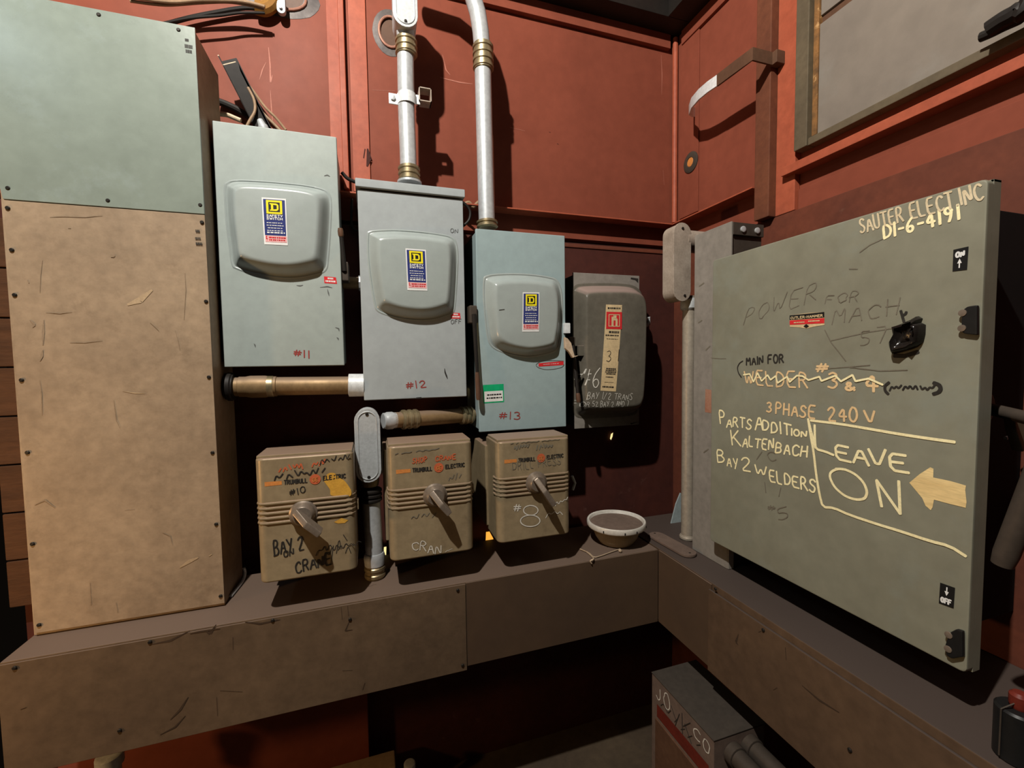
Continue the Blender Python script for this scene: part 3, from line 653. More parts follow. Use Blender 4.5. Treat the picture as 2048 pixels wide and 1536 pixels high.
# ================================================================== OLD SWITCH BOXES above the tray
YB = 1.50; f2 = yplane(YB)
def old_box(x0, x1, z0, z1, label, boss, tip, stripe_z, rib_z, texts):
    r = thing('enclosed_switch', label, 'switch box', ((x0 + x1) / 2, 1.78, H + z0), 'old bronze-grey switch boxes')
    b = MB(); t = bmesh.new(); bmesh.ops.create_cube(t, size=1)
    for v in t.verts:
        v.co = Vector((x0 + (v.co.x + .5) * (x1 - x0), YB + (v.co.y + .5) * .155, H + z0 + (v.co.z + .5) * (z1 - z0)))
    ve = [e for e in t.edges if abs(e.verts[0].co.z - e.verts[1].co.z) > .1 and e.verts[0].co.y < YB + .05]
    bmesh.ops.bevel(t, geom=ve, offset=.026, segments=6, affect='EDGES', profile=.5)
    he = [e for e in t.edges if abs(e.verts[0].co.z - e.verts[1].co.z) < .001]
    bmesh.ops.bevel(t, geom=he, offset=.007, segments=3, affect='EDGES', profile=.5)
    b._merge(t)
    part('cover', b, M['box'], r, sharp=50)
    part('enclosure', MB().box((x0 - .010, YB + .140, H + z0 + .02), (x1 - .010, 1.945, H + z1 - .035), .005), M['box'], r)
    rb = MB()
    for i in range(5):
        z = H + rib_z - i * .0155
        rb.tube([(x0 - .0005, YB + .05, z), (x0 + .003, YB + .018, z), (x0 + .012, YB + .005, z), (x0 + .03, YB - .0005, z), (x1 - .03, YB - .0005, z), (x1 - .012, YB + .005, z), (x1 - .003, YB + .018, z), (x1 + .0005, YB + .05, z)], .0044, 10)
    part('rib', rb, M['box'], r)
    part('lid_lip', MB().box((x0 + .004, YB + .012, H + z1 - .004), (x1 - .004, YB + .15, H + z1 + .008), .003), M['box'], r)
    # painted stripe and badge
    sz = H + stripe_z
    bd = MB().poly([(x0 + .027, sz - .007), (x0 + .075, sz - .006), (x0 + .075, sz + .006), (x0 + .027, sz + .007)], f2)
    part('painted_stripe', bd, M['t_orange'], r)
    lt = letter(MB(), 'TRUMBULL', (x0 + .082, sz - .006), (x0 + .148, sz - .006), (x0 + .082, sz + .007), .0034, f2, .0008, 0, 0)
    letter(lt, 'ELECTRIC', (x0 + .195, sz - .004), (x0 + .262, sz - .002), (x0 + .195, sz + .009), .0034, f2, .0008, 0, 0)
    part('maker_lettering', lt, M['t_black'], r)
    part('roundel', MB().poly([(x0 + .171 + .0165 * math.cos(a * math.pi / 12), sz + .002 + .0165 * math.sin(a * math.pi / 12)) for a in range(24)], f2, .0014), M['t_redor'], r)
    g = letter(MB(), 'GE', (x0 + .163, sz - .005), (x0 + .180, sz - .005), (x0 + .163, sz + .008), .0022, f2, .0022, .05); part('monogram', g, M['t_orange'], r)
    # rotary handle: boss, hub and a deep blade pointing down right
    bx_, bz = boss; tx_, tz = tip
    h = part('handle_boss', MB().rings((bx_, YB, bz), (0, -1, 0), [(0, .042), (.005, .042), (.008, .037), (.022, .033), (.028, .027), (.029, .011)], 28), M['handle'], r)
    d = Vector((tx_ - bx_, 0, tz - bz)); L_ = d.length; d.normalize(); n = Vector((-d.z, 0, d.x))
    p0 = Vector((bx_, YB, bz)) - d * .030; p1 = Vector((tx_, YB, tz)) + d * .006
    bl = MB().prism([p0 + n * .013 + Vector((0, -.026, 0)), p1 + n * .008 + Vector((0, -.030, 0)), p1 + n * .007 + Vector((0, -.072, 0)), p0 + d * .05 + n * .008 + Vector((0, -.070, 0)), p0 + n * .012 + Vector((0, -.040, 0))],
                    -n * .021, .004)
    part('handle_blade', bl, M['handle'], r)
    for k_, (x, z) in enumerate(((x1 + .004, bz), )):
        part('catch', MB().box((x - .006, YB + .03, z - .018), (x + .006, YB + .055, z + .018), .003), M['box'], r)
    for nm, mb, mt in texts: part(nm, mb, M[mt], r)
    return r
t1 = scrawl(MB(), *[(-0.287,1.56),(-0.218,1.566),(-0.287,1.582)], .004, f2, 13, .0010, 3); scrawl(t1, *[(-0.191,1.568),(-0.154,1.573),(-0.19,1.589)], .004, f2, 8, .001, 4)
t2 = scrawl(MB(), *[(-0.302,1.536),(-0.155,1.544),(-0.302,1.561)], .004, f2, 18, .0012, 8)
scrawl(t2, *[(-0.168,1.574),(-0.078,1.583),(-0.167,1.599)], .003, f2, 14, .0012, 9); letter(t2, '#10', *[(-0.259,1.483),(-0.212,1.491),(-0.261,1.503)], .003, f2, .001)
letter(t2, 'BAY 2', *[(-0.31,1.299),(-0.226,1.307),(-0.312,1.343)], .0046, f2, .001, .06); letter(t2, 'ON', *[(-0.283,1.288),(-0.254,1.293),(-0.284,1.309)], .0036, f2, .001, .06)
letter(t2, 'CRANE', *[(-0.251,1.232),(-0.147,1.245),(-0.252,1.269)], .0046, f2, .001, .06)
for sd in range(5): scrawl(t2, (-.19 + .022 * sd, H - .62 - .02 * (sd % 3)), (-.14 + .022 * sd, H - .61), (-.19 + .022 * sd, H - .595), .0024, f2, 7, .0009, 30 + sd)
sp = MB().poly(chaikin([(-0.156,1.533),(-0.146,1.545),(-0.133,1.547),(-0.12,1.541),(-0.112,1.527),(-0.098,1.519),(-0.085,1.499),(-0.076,1.48),(-0.078,1.463),(-0.097,1.462),(-0.13,1.469),(-0.142,1.474),(-0.14,1.49),(-0.15,1.507),(-0.158,1.52)], 2), f2, .0009)
sp.poly([(-0.133,1.383),(-0.11,1.394),(-0.089,1.384),(-0.1,1.376),(-0.121,1.377)], f2, .0009)
tb = [('red_lettering', t1, 't_redor'), ('black_lettering', t2, 't_black'), ('paint_splash', sp, 'yellow_splash')]
old_box(-.355, -.0665, -.688, -.292, 'bronze-grey switch box splashed with yellow paint, leftmost above the tray', ((-0.222,1.423)), ((-0.171,1.377)), -.372, -.435, tb)
t1 = letter(MB(), 'SHOP', *[(0.122,1.554),(0.171,1.557),(0.123,1.571)], .0034, f2, .001, .06); letter(t1, 'CRANE', *[(0.2,1.556),(0.271,1.557),(0.201,1.573)], .0036, f2, .001, .06)
t2 = letter(MB(), 'CRAN', *[(0.113,1.256),(0.212,1.223),(0.117,1.284)], .0030, f2, .001, .10)
scrawl(t2, *[(0.226,1.228),(0.253,1.235),(0.226,1.232)], .0014, f2, 5, .001, 2)
t3 = scrawl(MB(), *[(0.244,1.476),(0.294,1.489),(0.245,1.501)], .003, f2, 9, .001, 12); scrawl(t3, *[(0.065,1.588),(0.213,1.594),(0.065,1.596)], .003, f2, 14, .001, 13)
scrawl(t3, *[(0.112,1.358),(0.194,1.358),(0.112,1.379)], .0026, f2, 10, .001, 14)
old_box(.040, .332, -.680, -.284, 'middle bronze-grey switch box with a chalk scrawl below its handle', ((0.196,1.436)), ((0.234,1.392)), -.370, -.435,
        [('red_lettering', t1, 't_redor'), ('chalk_lettering', t2, 't_white'), ('brown_lettering', t3, 't_faint')])
t1 = letter(MB(), '8', *[(0.507,1.283),(0.595,1.271),(0.512,1.364)], .0040, f2, .001, .0); letter(t1, '#', *[(0.483,1.344),(0.51,1.341),(0.483,1.375)], .004, f2, .001, .05)
scrawl(t1, *[(0.65,1.338),(0.704,1.357),(0.65,1.361)], .0028, f2, 8, .001, 21); scrawl(t1, *[(0.612,1.302),(0.691,1.303),(0.612,1.333)], .0028, f2, 8, .001, 22)
t2 = scrawl(MB(), *[(0.488,1.567),(0.547,1.571),(0.488,1.594)], .0046, f2, 12, .001, 23); scrawl(t2, *[(0.575,1.565),(0.642,1.568),(0.575,1.586)], .0046, f2, 12, .001, 24)
scrawl(t2, *[(0.473,1.594),(0.673,1.596),(0.473,1.599)], .0026, f2, 20, .001, 25)
t3 = letter(MB(), 'DRILL PRESS', *[(0.483,1.496),(0.676,1.504),(0.48,1.526)], .0022, f2, .001, .1)
r8 = old_box(.423, .716, -.673, -.296, 'bronze-grey switch box chalked #8, rightmost of the old ones', ((0.573,1.443)), ((0.618,1.377)), -.368, -.433,
        [('chalk_lettering', t1, 't_white'), ('brown_lettering', t2, 't_faint'), ('pencil_lettering', t3, 't_faint')])

part('side_catch', MB().tube([(0.78,1.62,1.417),(0.793,1.62,1.386),(0.782,1.62,1.358)], .006, 8), M['castal'], r8, 'pale side catch')

# ================================================================== CONDUITS
def coupling(root, a, b, r, m='brass', name='coupling', bands=3, label=None):
    a, b = Vector(a), Vector(b); L_ = (b - a).length; prof = [(0, r * .9), (.002, r)]
    for i in range(bands):
        c = L_ * (i + .5) / bands; q = L_ / bands * .32
        prof += [(c - q, r), (c - q * .6, r * 1.10), (c + q * .6, r * 1.10), (c + q, r)]
    prof += [(L_ - .002, r), (L_, r * .9)]
    return part(name, MB().rings(a, b - a, prof, 28), M[m], root, label, sharp=25)
def stadium(cx, z0, z1, hw, n=10):
    p = [(cx + hw * math.cos(math.pi * k / n), z1 - hw + hw * math.sin(math.pi * k / n)) for k in range(n + 1)]
    return p + [(cx - hw * math.cos(math.pi * k / n), z0 + hw - hw * math.sin(math.pi * k / n)) for k in range(n + 1)]
def conduit_body(root, cx, z0, z1, hw, yf, depth, m='castal', cover='castal'):
    st_ = stadium(cx, z0, z1, hw)
    cb = part('conduit_body', MB().prism([(x, yf + .006, z) for x, z in stadium(cx, z0 + .003, z1 - .003, hw - .003)], (0, depth, 0), .004), M[m], root)
    cv = part('cover_plate', MB().prism([(x, yf, z) for x, z in st_], (0, .006, 0), .002), M[cover], cb)
    rim = MB(); pts = [Vector((x, yf - .0006, z)) for x, z in stadium(cx, z0 + .012, z1 - .012, hw - .012)]
    rim.tube(pts + pts[:1], .0022, 8, False); part('cover_rim', rim, M[cover], cb)
    for z in (z0 + .020, z1 - .020): part('screw', MB().rings((cx, yf, z), (0, -1, 0), [(0, .0055), (.003, .0055), (.004, .004)], 12), M['screw'], cb)
    return cb
YC = 1.77
c12 = [(0.159,1.77,2.627),(0.159,1.77,2.726),(0.157,1.77,2.877),(0.159,1.77,3.078),(0.16,1.77,3.175)]
r = thing('conduit', 'galvanized conduit with a strap and conduit body, rising from the hooded switch', 'conduit', c12[0], 'tall vertical conduits')
part('pipe', MB().tube(c12[:4], .0315, 28), M['galv'], r)
coupling(r, *[(0.163,1.77,3.077),(0.163,1.77,3.142)], .0375)
a, b = (0.162,1.77,2.604),(0.161,1.77,2.663)
coupling(r, a, b, .0385, 'brass', 'connector', 3)
part('lock_ring', MB().rings(a, (0, 0, -1), [(-.004, .036), (.0, .047), (.008, .047)], 24), M['galv'], r)
xb_, zb_ = (0.158,3.147)
conduit_body(r, xb_, zb_, zb_ + .26, .0455, 1.715, .09)
part('body_neck', MB().rings((0.163,1.77,3.142), (0, 0, 1), [(0, .0335), (.02, .036), (.07, .043)], 24), M['castal'], r)
# strap with its ears, and the strut stub it is bolted to
p = Vector((0.16,1.77,2.913))
sp_ = MB()
n_ = 14; arc = [(p.x + .0345 * math.cos(math.pi * k / n_), YC - .0345 * math.sin(math.pi * k / n_)) for k in range(n_ + 1)]
arc = [(p.x + .036, YC + .03)] + arc + [(p.x - .036, YC + .0)]
for (x0, y0), (x1, y1) in zip(arc, arc[1:]):
    sp_.prism([(x0, y0, p.z - .020), (x1, y1, p.z - .020), (x1, y1, p.z + .020), (x0, y0, p.z + .020)], (0, -.003, 0))
sp_.box((p.x - .068, YC - .008, p.z - .026), (p.x - .034, YC - .002, p.z + .014), .002)
sp_.box((p.x + .034, YC - .008, p.z - .012), (p.x + .050, YC - .002, p.z + .024), .002)
part('pipe_strap', sp_, M['chrome'], r, 'bright pipe strap')
part('strap_bolt', MB().rings((p.x - .053, YC - .008, p.z - .004), (0, -1, 0), [(0, .010), (.006, .010), (.007, .005)], 6), M['galv'], r)
so = (0.229,1.76,2.939)
s_ = MB()
for a, b in (((-.024, -.026), (-.0205, .026)), ((.0205, -.026), (.024, .026)), ((-.024, .0225), (.024, .026)), ((-.024, -.026), (.024, -.0225))):
    s_.box((so[0] + a[0], 1.755, so[2] + a[1]), (so[0] + b[0], 1.80, so[2] + b[1]))
part('square_clip', s_, M['castold'], r, 'thin open square clip')

r = thing('conduit', 'galvanized conduit bending left at the top, rising from the teal-grey switch', 'conduit', (0.472,1.77,2.454), 'tall vertical conduits')
b0 = [(0.472,1.77,2.464),(0.47,1.77,2.606),(0.468,1.77,2.847),(0.466,1.77,3.079),(0.466,1.77,3.13)]; zt_ = b0[-1][2]; xt_ = b0[-1][0]
part('pipe', MB().tube(b0[:4], .0335, 28), M['galv'], r)
top = [(xt_, YC, zt_ - .02), (xt_ - .001, YC, zt_ + .03), (xt_ - .006, YC, zt_ + .10), (xt_ - .017, YC, zt_ + .17), (xt_ - .04, YC, zt_ + .24), (xt_ - .09, YC, zt_ + .31), (xt_ - .17, YC, zt_ + .355), (xt_ - .30, YC, zt_ + .365)]
part('bent_pipe', MB().tube(top, .0335, 28), M['galv'], r, 'bend at the top')
coupling(r, *[(0.468,1.77,3.08),(0.468,1.77,3.182)], .0385, 'brass', 'coupling', 4)
coupling(r, *[(0.474,1.77,2.45),(0.473,1.77,2.483)], .040, 'brass', 'connector', 2)

a, b = Vector((-0.492,1.735,1.824)), Vector((-0.033,1.735,1.816)); a.x = -.4855; b.x = -.0318
r = thing('conduit', 'brown dusty horizontal conduit from the tall wireway, under switch #11', 'conduit', a, 'short horizontal conduits')
def on(t_): return a + (b - a) * t_
part('pipe', MB().tube([on(.06), on(1.0)], .0335, 24), M['dpipe'], r)
coupling(r, on(0), on(.065), .045, 'dark', 'lock_hub', 1)
coupling(r, on(.09), on(.355), .0365, 'dpipe', 'coupling', 1)
part('coupling', MB().rings(on(.26), b - a, [(0, .036), (.002, .0385), (.10 * .3, .0385), (.034, .036)], 24), M['brass'], r)
part('end_connector', MB().rings(on(.88), b - a, [(0, .036), (.002, .043), (.055, .043), (.058, .036)], 24), M['chrome'], r, 'bright connector')
r = thing('pipe_nipple', 'short grey pipe nipple between switches #11 and #12', 'pipe', (-0.073,1.85,2.218), 'short horizontal conduits')
part('pipe', MB().tube([(-.099, 1.85, H + (-0.073,1.85,2.218)[2] - 1.9 + 0), (-.027, 1.85, H + (-0.073,1.85,2.218)[2] - 1.9)], .024, 20), M['dpipe'], r)
part('lock_nut', MB().rings((-.034, 1.85, (-0.073,1.85,2.218)[2]), (-1, 0, 0), [(0, .03), (.006, .03)], 8), M['galv'], r)
single('pipe_plug', MB().rings((-0.539,1.83,1.946), (1, 0, 0), [(0, .022), (.006, .026), (.03, .026), (.034, .018)], 16), M['darkgrey'], 'small round plug on the side of the tall wireway beside switch #11', 'plug', (-0.539,1.83,1.946))

px_, pz_ = (-0.023,1.475)
r = thing('conduit', 'conduit drop with a long oval cover, standing on the tray between old boxes', 'conduit', (px_ + .005, 1.655, Z1))
q0, q1 = (-0.022,1.475),(-0.014,1.74)
conduit_body(r, q0[0], q0[1], q1[1], .0435, 1.60, .085)
pb = Vector((q0[0] + .010, 1.655, 0))
part('pipe', MB().tube([(pb.x, pb.y, Z1 + .085), (pb.x - .006, pb.y, q0[1] - .05)], .0315, 24), M['galv'], r)
part('body_neck', MB().rings((q0[0] + .002, 1.655, q0[1] + .03), (0, 0, -1), [(0, .035), (.04, .033), (.055, .030)], 20), M['brass'], r)
coupling(r, (pb.x - .006, pb.y, q0[1] - .085), (pb.x - .006, pb.y, q0[1] - .035), .036, 'dark', 'coupling', 3)
coupling(r, (pb.x, pb.y, Z1 + .0), (pb.x, pb.y, Z1 + .05), .034, 'brass', 'coupling', 2)
part('connector', MB().rings((pb.x, pb.y, Z1 + .05), (0, 0, 1), [(0, .036), (.03, .038), (.045, .034)], 20), M['galv'], r)
r = thing('conduit', 'brown horizontal conduit from the oval-covered drop to switch #13', 'conduit', (.04, 1.69, H - .11), 'short horizontal conduits')
a, b = Vector((0.033,1.68,1.682)), Vector((.4015, 1.80, 0)); b.z = (0.424,1.8,1.673)[2]
part('pipe', MB().tube([on(.05), on(1)], .030, 24), M['dpipe'], r)
coupling(r, on(0.0), on(.13), .030, 'galv', 'connector', 1); coupling(r, on(.18), on(.36), .0345, 'brass', 'coupling', 3); coupling(r, on(.84), on(.99), .0345, 'brass', 'connector', 3)

# conduit riser with an oval body beside the grey gutter, right corner
r = thing('conduit', 'conduit riser with a worn oval cover plate, in the corner beside the grey gutter', 'conduit', (1.292, 1.545, Z1))
Yr = 1.545; xa = 1.302
part('pipe', MB().tube([(xa, Yr, Z1 + .004), (xa, Yr, H + .265)], .0275, 24), M['galvd'], r)
coupling(r, (xa, Yr, Z1), (xa, Yr, Z1 + .022), .031, 'galvd', 'connector', 1)
part('collar', MB().rings((xa, Yr, H + .205), (0, 0, 1), [(0, .030), (.008, .037), (.035, .037), (.05, .030)], 24), M['castal'], r, 'bright collar')
e0, e1 = (1.227,2.137),(1.225,2.453)
bo = MB().prism([(x, 1.506, z) for x, z in stadium(e0[0], e0[1], e1[1], .040)], (0, .07, 0), .005)
cb = part('conduit_body', bo, M['castold'], r)
cv = MB().prism([(x, 1.498, z) for x, z in stadium(e0[0], e0[1] - .002, e1[1] + .002, .043)], (0, .008, 0), .002)
part('cover_plate', cv, M['castold'], cb, 'worn pale oval cover')
for z in (e0[1] + .022, e1[1] - .022, ): part('screw', MB().rings((e0[0] + (.012 if z < H + .4 else 0), 1.498, z), (0, -1, 0), [(0, .006), (.003, .005)], 10), M['screw'], cb)
part('side_hub', MB().tube([(e0[0] + .03, 1.54, e1[1] - .06), (1.38, 1.54, e1[1] - .06)], .045, 20), M['castold'], cb)
# ================================================================== GUTTER AND BIG CABINET on the right wall
g = thing('wiring_gutter', 'tall grey vertical wiring gutter standing on the tray, left of the big cabinet', 'wiring gutter', (1.33, 1.36, Z1))
part('gutter_face', MB().box((1.250, 1.268, Z1 + .002), (1.258, 1.455, H + .492), .002), M['gutter'], g)
part('gutter_body', MB().box((1.2585, 1.276, Z1 + .002), (1.40, 1.452, H + .488), .002), M['darkgrey'], g)
part('end_flange', MB().box((1.2585, 1.266, H + .445), (1.40, 1.2755, H + .490), .002), M['darkgrey'], g)
for x in (1.300, 1.366): part('bolt', MB().rings((x, 1.266, H + .466), (0, -1, 0), [(0, .011), (.005, .011), (.007, .006)], 12), M['galv'], g)
part('edge_lip', MB().box((1.251, 1.262, Z1 + .003), (1.275, 1.268, H - .60), .001), M['gutter'], g)
fg = xplane(1.25)
so_ = part('sticker', MB().poly([(1.389,1.686),(1.355,1.686),(1.356,1.776),(1.388,1.778)], fg, .0006), M['lab_orange'], g, 'faded orange sticker')
k = MB()
for q in ([(1.43,2.042),(1.41,2.049)], [(1.426,2.186),(1.401,2.194)], [(1.387,1.931),(1.366,1.946)], [(1.393,1.524),(1.369,1.542)]): k.ribbon(q, .005, fg)
part('scuff_mark', k, M['t_faint'], g)

XD = 1.20; fd = xplane(XD)
yN, yF, zB, zT = .556, 1.303, H - .690, H + .357
cab = thing('electrical_cabinet', 'big olive-grey cabinet on the right wall covered in painted lettering, LEAVE ON and an arrow', 'cabinet', (1.38, .93, zB))
dm = MB(); t = bmesh.new()
bmesh.ops.create_cube(t, size=1)
for v in t.verts: v.co = Vector((XD + (v.co.x + .5) * .02, yN + (v.co.y + .5) * (yF - yN), zB + (v.co.z + .5) * (zT - zB)))
ve = [e for e in t.edges if abs(e.verts[0].co.x - e.verts[1].co.x) > .01]
bmesh.ops.bevel(t, geom=ve, offset=.012, segments=3, affect='EDGES', profile=.5)
fe = [e for e in t.edges if e.verts[0].co.x < XD + .001 and e.verts[1].co.x < XD + .001]
bmesh.ops.bevel(t, geom=fe, offset=.005, segments=2, affect='EDGES', profile=.5)
dm._merge(t); part('door', dm, M['door'], cab)
part('door_return', MB().box((XD + .02, yN, zB), (XD + .045, yN + .006, zT), .001).box((XD + .02, yF - .006, zB), (XD + .045, yF, zT), .001).box((XD + .02, yN, zT - .006), (XD + .045, yF, zT), .001), M['door'], cab)
part('enclosure', MB().box((XD + .03, yN + .075, zB + .03), (1.545, yF - .045, zT - .02), .004), M['black'], cab)  # shade on the near side put into the black colour
def dletter(name, mt, items, label=None):
    mb = MB()
    for t_, q, wd, j in items: letter(mb, t_, *q, wd, fd, .0008, j)
    return part(name, mb, M[mt], cab, label)
dletter('painted_lettering', 't_pale', [('SAUTER ELECT.INC', [(0.795,2.213),(0.561,2.216),(0.801,2.249)], .0042, .03)])
dletter('painted_lettering', 't_cream', [('DI-6-4191', [(0.741,2.185),(0.597,2.187),(0.744,2.216)], .0056, .03)])
dletter('marker_lettering', 't_black', [('MAIN FOR', [(1.145,1.875),(1.006,1.883),(1.146,1.9)], .0050, .03)])
mb = letter(MB(), 'WELDER', *[(1.15,1.809),(0.926,1.808),(1.153,1.854)], .0052, fd, .0008, .03)
letter(mb, '3', *[(0.87,1.811),(0.84,1.812),(0.869,1.854)], .0056, fd, .0008, .03); letter(mb, '&', *[(0.824,1.809),(0.798,1.81),(0.825,1.829)], .0066, fd)
letter(mb, '4', *[(0.775,1.81),(0.746,1.81),(0.776,1.856)], .0066, fd); letter(mb, '#', *[(0.905,1.856),(0.873,1.856),(0.902,1.884)], .006, fd, .0008, .04)
part('painted_lettering', mb, M['t_tan'], cab)
mb = MB()
mb.ribbon(([(1.155,1.841),(1.13,1.845),(1.114,1.819),(1.099,1.849),(1.083,1.823),(1.061,1.843),(1.05,1.828),(1.032,1.841),(1.025,1.819),(0.993,1.84),(0.984,1.824),(0.961,1.844),(0.943,1.843),(0.925,1.832),(0.893,1.843),(0.887,1.831),(0.849,1.847),(0.834,1.832),(0.805,1.85),(0.797,1.834),(0.766,1.842),(0.734,1.828)]), .0052, fd, .0018)
part('crossing_out', mb, M['t_cream'], cab, 'cream zigzag through WELDER')
mb = MB(); mb.ribbon(chaikin([(1.16,1.888),(1.174,1.881),(1.183,1.866),(1.178,1.847),(1.165,1.833)], 2), .0040, fd)
mb.ribbon(chaikin([(0.721,1.834),(0.73,1.825),(0.729,1.813),(0.722,1.806)], 2), .0065, fd); mb.ribbon(chaikin([(0.632,1.837),(0.622,1.833),(0.619,1.824),(0.623,1.816),(0.632,1.812)], 2), .008, fd)
scrawl(mb, *[(0.719,1.813),(0.63,1.819),(0.719,1.828)], .0040, fd, 20, .0008, 51)
part('marker_brackets', mb, M['t_black'], cab)
dletter('painted_lettering', 't_tan', [('3', [(1.064,1.724),(1.043,1.725),(1.063,1.755)], .0056, .03), ('PHASE', [(1.03,1.723),(0.903,1.722),(1.029,1.758)], .0056, .03), 
    ('240', [(0.867,1.722),(0.789,1.728),(0.868,1.759)], .0056, .02), ('V', [(0.771,1.725),(0.747,1.726),(0.775,1.758)], .0056, .02)])
dletter('paint_stick_lettering', 't_cream', [('P', [(1.256,1.661),(1.228,1.662),(1.264,1.708)], .0058, .03), ('ARTS', [(1.226,1.655),(1.119,1.661),(1.226,1.689)], .0054, .08), ('A', [(1.105,1.662),(1.076,1.666),(1.104,1.712)], .0058, .03),
    ('DDIT', [(1.076,1.663),(0.978,1.661),(1.077,1.697)], .0054, .08), ('ION', [(0.978,1.664),(0.926,1.665),(0.978,1.683)], .0052, .05),
    ('K', [(1.198,1.591),(1.161,1.595),(1.208,1.643)], .0058, .03), ('ALTEN', [(1.155,1.596),(1.035,1.604),(1.153,1.63)], .0054, .08), ('BACH', [(1.028,1.6),(0.923,1.608),(1.025,1.633)], .0052, .08),
    ('B', [(1.266,1.518),(1.231,1.522),(1.272,1.565)], .0058, .03), ('AY', [(1.221,1.511),(1.175,1.513),(1.222,1.545)], .0052, .06), ('2', [(1.16,1.513),(1.12,1.517),(1.16,1.558)], .0054, .02),
    ('W', [(1.102,1.512),(1.055,1.514),(1.105,1.545)], .0054, .03), ('ELDERS', [(1.047,1.504),(0.894,1.51),(1.05,1.539)], .0052, .06)])
mb = MB()
for st_ in ([(0.924,1.719),(0.915,1.671),(0.905,1.625),(0.896,1.561),(0.885,1.507),(0.875,1.475),(0.845,1.483),(0.803,1.477),(0.731,1.476),(0.688,1.477),(0.629,1.476),(0.593,1.479),(0.566,1.468)],
            [(0.916,1.716),(0.835,1.717),(0.761,1.714),(0.695,1.711),(0.636,1.71),(0.592,1.71)], [(0.904,1.704),(0.902,1.661),(0.899,1.636),(0.871,1.634),(0.849,1.629)], [(0.922,1.713),(0.911,1.674),(0.9,1.639)],
            [(0.742,1.531),(0.741,1.59),(0.716,1.557),(0.689,1.52),(0.689,1.598)][1:] and [(0.728,1.524),(0.741,1.585)], [(0.741,1.587),(0.713,1.551),(0.688,1.519)], [(0.688,1.519),(0.693,1.597)]):
    mb.ribbon(chaikin(st_, 1), .0068, fd, .0012)
oc = [(1697 + 38 * math.cos(a * math.pi / 12), 968 + 30 * math.sin(a * math.pi / 12)) for a in range(25)]
part('drawn_frame', mb, M['t_pale'] if False else M['t_cream'], cab, 'hand-drawn box line and the N of ON')
mb = MB(); O_ = [(0.842,1.592),(0.819,1.597),(0.791,1.59),(0.77,1.573),(0.761,1.55),(0.767,1.531),(0.789,1.522),(0.817,1.524),(0.844,1.54),(0.858,1.564),(0.856,1.58),(0.837,1.594),(0.816,1.596)]
mb.ribbon(chaikin(O_, 2), .0066, fd, .0010)
letter(mb, 'E', *[(0.84,1.62),(0.801,1.619),(0.845,1.657)], .0066, fd, .0010, .03); letter(mb, 'A', *[(0.797,1.621),(0.76,1.621),(0.8,1.663)], .0066, fd, .0010, .03)
letter(mb, 'V', *[(0.758,1.615),(0.72,1.62),(0.761,1.66)], .0066, fd, .0010, .03); letter(mb, 'E', *[(0.71,1.62),(0.671,1.622),(0.715,1.659)], .0068, fd, .0010, .03)
part('paint_stick_lettering', mb, M['t_cream'], cab)
mb = MB(); mb.poly([(0.672,1.599),(0.652,1.625),(0.633,1.645),(0.627,1.643),(0.627,1.623),(0.597,1.623),(0.57,1.62),(0.571,1.61),(0.568,1.585),(0.569,1.572),(0.596,1.572),(0.624,1.573),(0.626,1.555),(0.629,1.547),(0.639,1.554),(0.646,1.57)], fd, .0008)
part('painted_arrow', mb, mat('streaky_cream_arrow', (.86, .66, .32), (.66, .46, .2), 18, .7, 0, 0, (.30, .22, .12), 24, .62, .74, .55, stretch=(1, .25, 2)), cab)
mb = letter(MB(), '#', *[(1.053,1.41),(1.027,1.415),(1.053,1.428)], .0034, fd, .0008, .06); letter(mb, '5', *[(1.016,1.388),(0.975,1.409),(1.022,1.421)], .0030, fd, .0008, .06)
for q in ([(1.306,1.9),(1.262,1.897),(1.234,1.897)], [(0.867,1.942),(0.815,1.952),(0.767,1.96),(0.712,1.966)], [(0.882,1.973),(0.864,1.938),(0.84,1.908),(0.824,1.887)], [(0.796,2.165),(0.773,2.178),(0.745,2.185)], [(0.821,2.128),(0.801,2.124)],
          [(0.893,1.864),(0.839,1.869),(0.765,1.876)], [(0.813,1.87),(0.742,1.862),(0.684,1.865)], [(1.066,1.495),(1.061,1.463)], [(1.008,1.494),(1.014,1.465)]): mb.ribbon(q, .0026, fd, .0006)
letter(mb, 'POWER', *[(1.154,2.016),(0.912,2.054),(1.142,2.065)], .0024, fd, .0006, .12); letter(mb, 'FOR', *[(0.881,2.047),(0.798,2.036),(0.876,2.071)], .0024, fd, .0006, .12)
letter(mb, 'MACH', *[(0.863,1.985),(0.703,1.998),(0.858,2.023)], .0026, fd, .0006, .1); letter(mb, '57', *[(0.79,1.925),(0.722,1.932),(0.791,1.959)], .0024, fd, .0006, .08)
letter(mb, '/C', *[(1.097,1.565),(1.027,1.573),(1.098,1.591)], .0032, fd, .0006, .08)
part('faded_scrawl', mb, M['t_faint'], cab)
# plates and stickers on the door
def plate(q, mt, items, label, name='plate'):
    p_ = part(name, MB().poly(q, fd, .0010), M[mt], cab, label); mb = MB()
    for t_, e, wd in items:
        s2 = sub(q, *e)
        if t_ == 'up': mb.poly([lerpq(s2, a, b) for a, b in ((.4, 0), (.6, 0), (.6, .5), (.85, .5), (.5, 1), (.15, .5), (.4, .5))], fd, .0018)
        elif t_ == 'down': mb.poly([lerpq(s2, a, b) for a, b in ((.4, 1), (.4, .5), (.15, .5), (.5, 0), (.85, .5), (.6, .5), (.6, 1))], fd, .0018)
        else: letter(mb, t_, s2[0], s2[1], s2[3], wd, fd, .0018, 0, 1)
    part('plate_lettering', mb, M['lab_white'], p_); return p_
plate([(0.607,2.079),(0.583,2.078),(0.582,2.126),(0.607,2.125)], 'lab_black', [('ON', (.22, .62, .78, .84), .0036), ('up', (.25, .12, .7, .54), 0)], 'black ON plate with upward arrow')
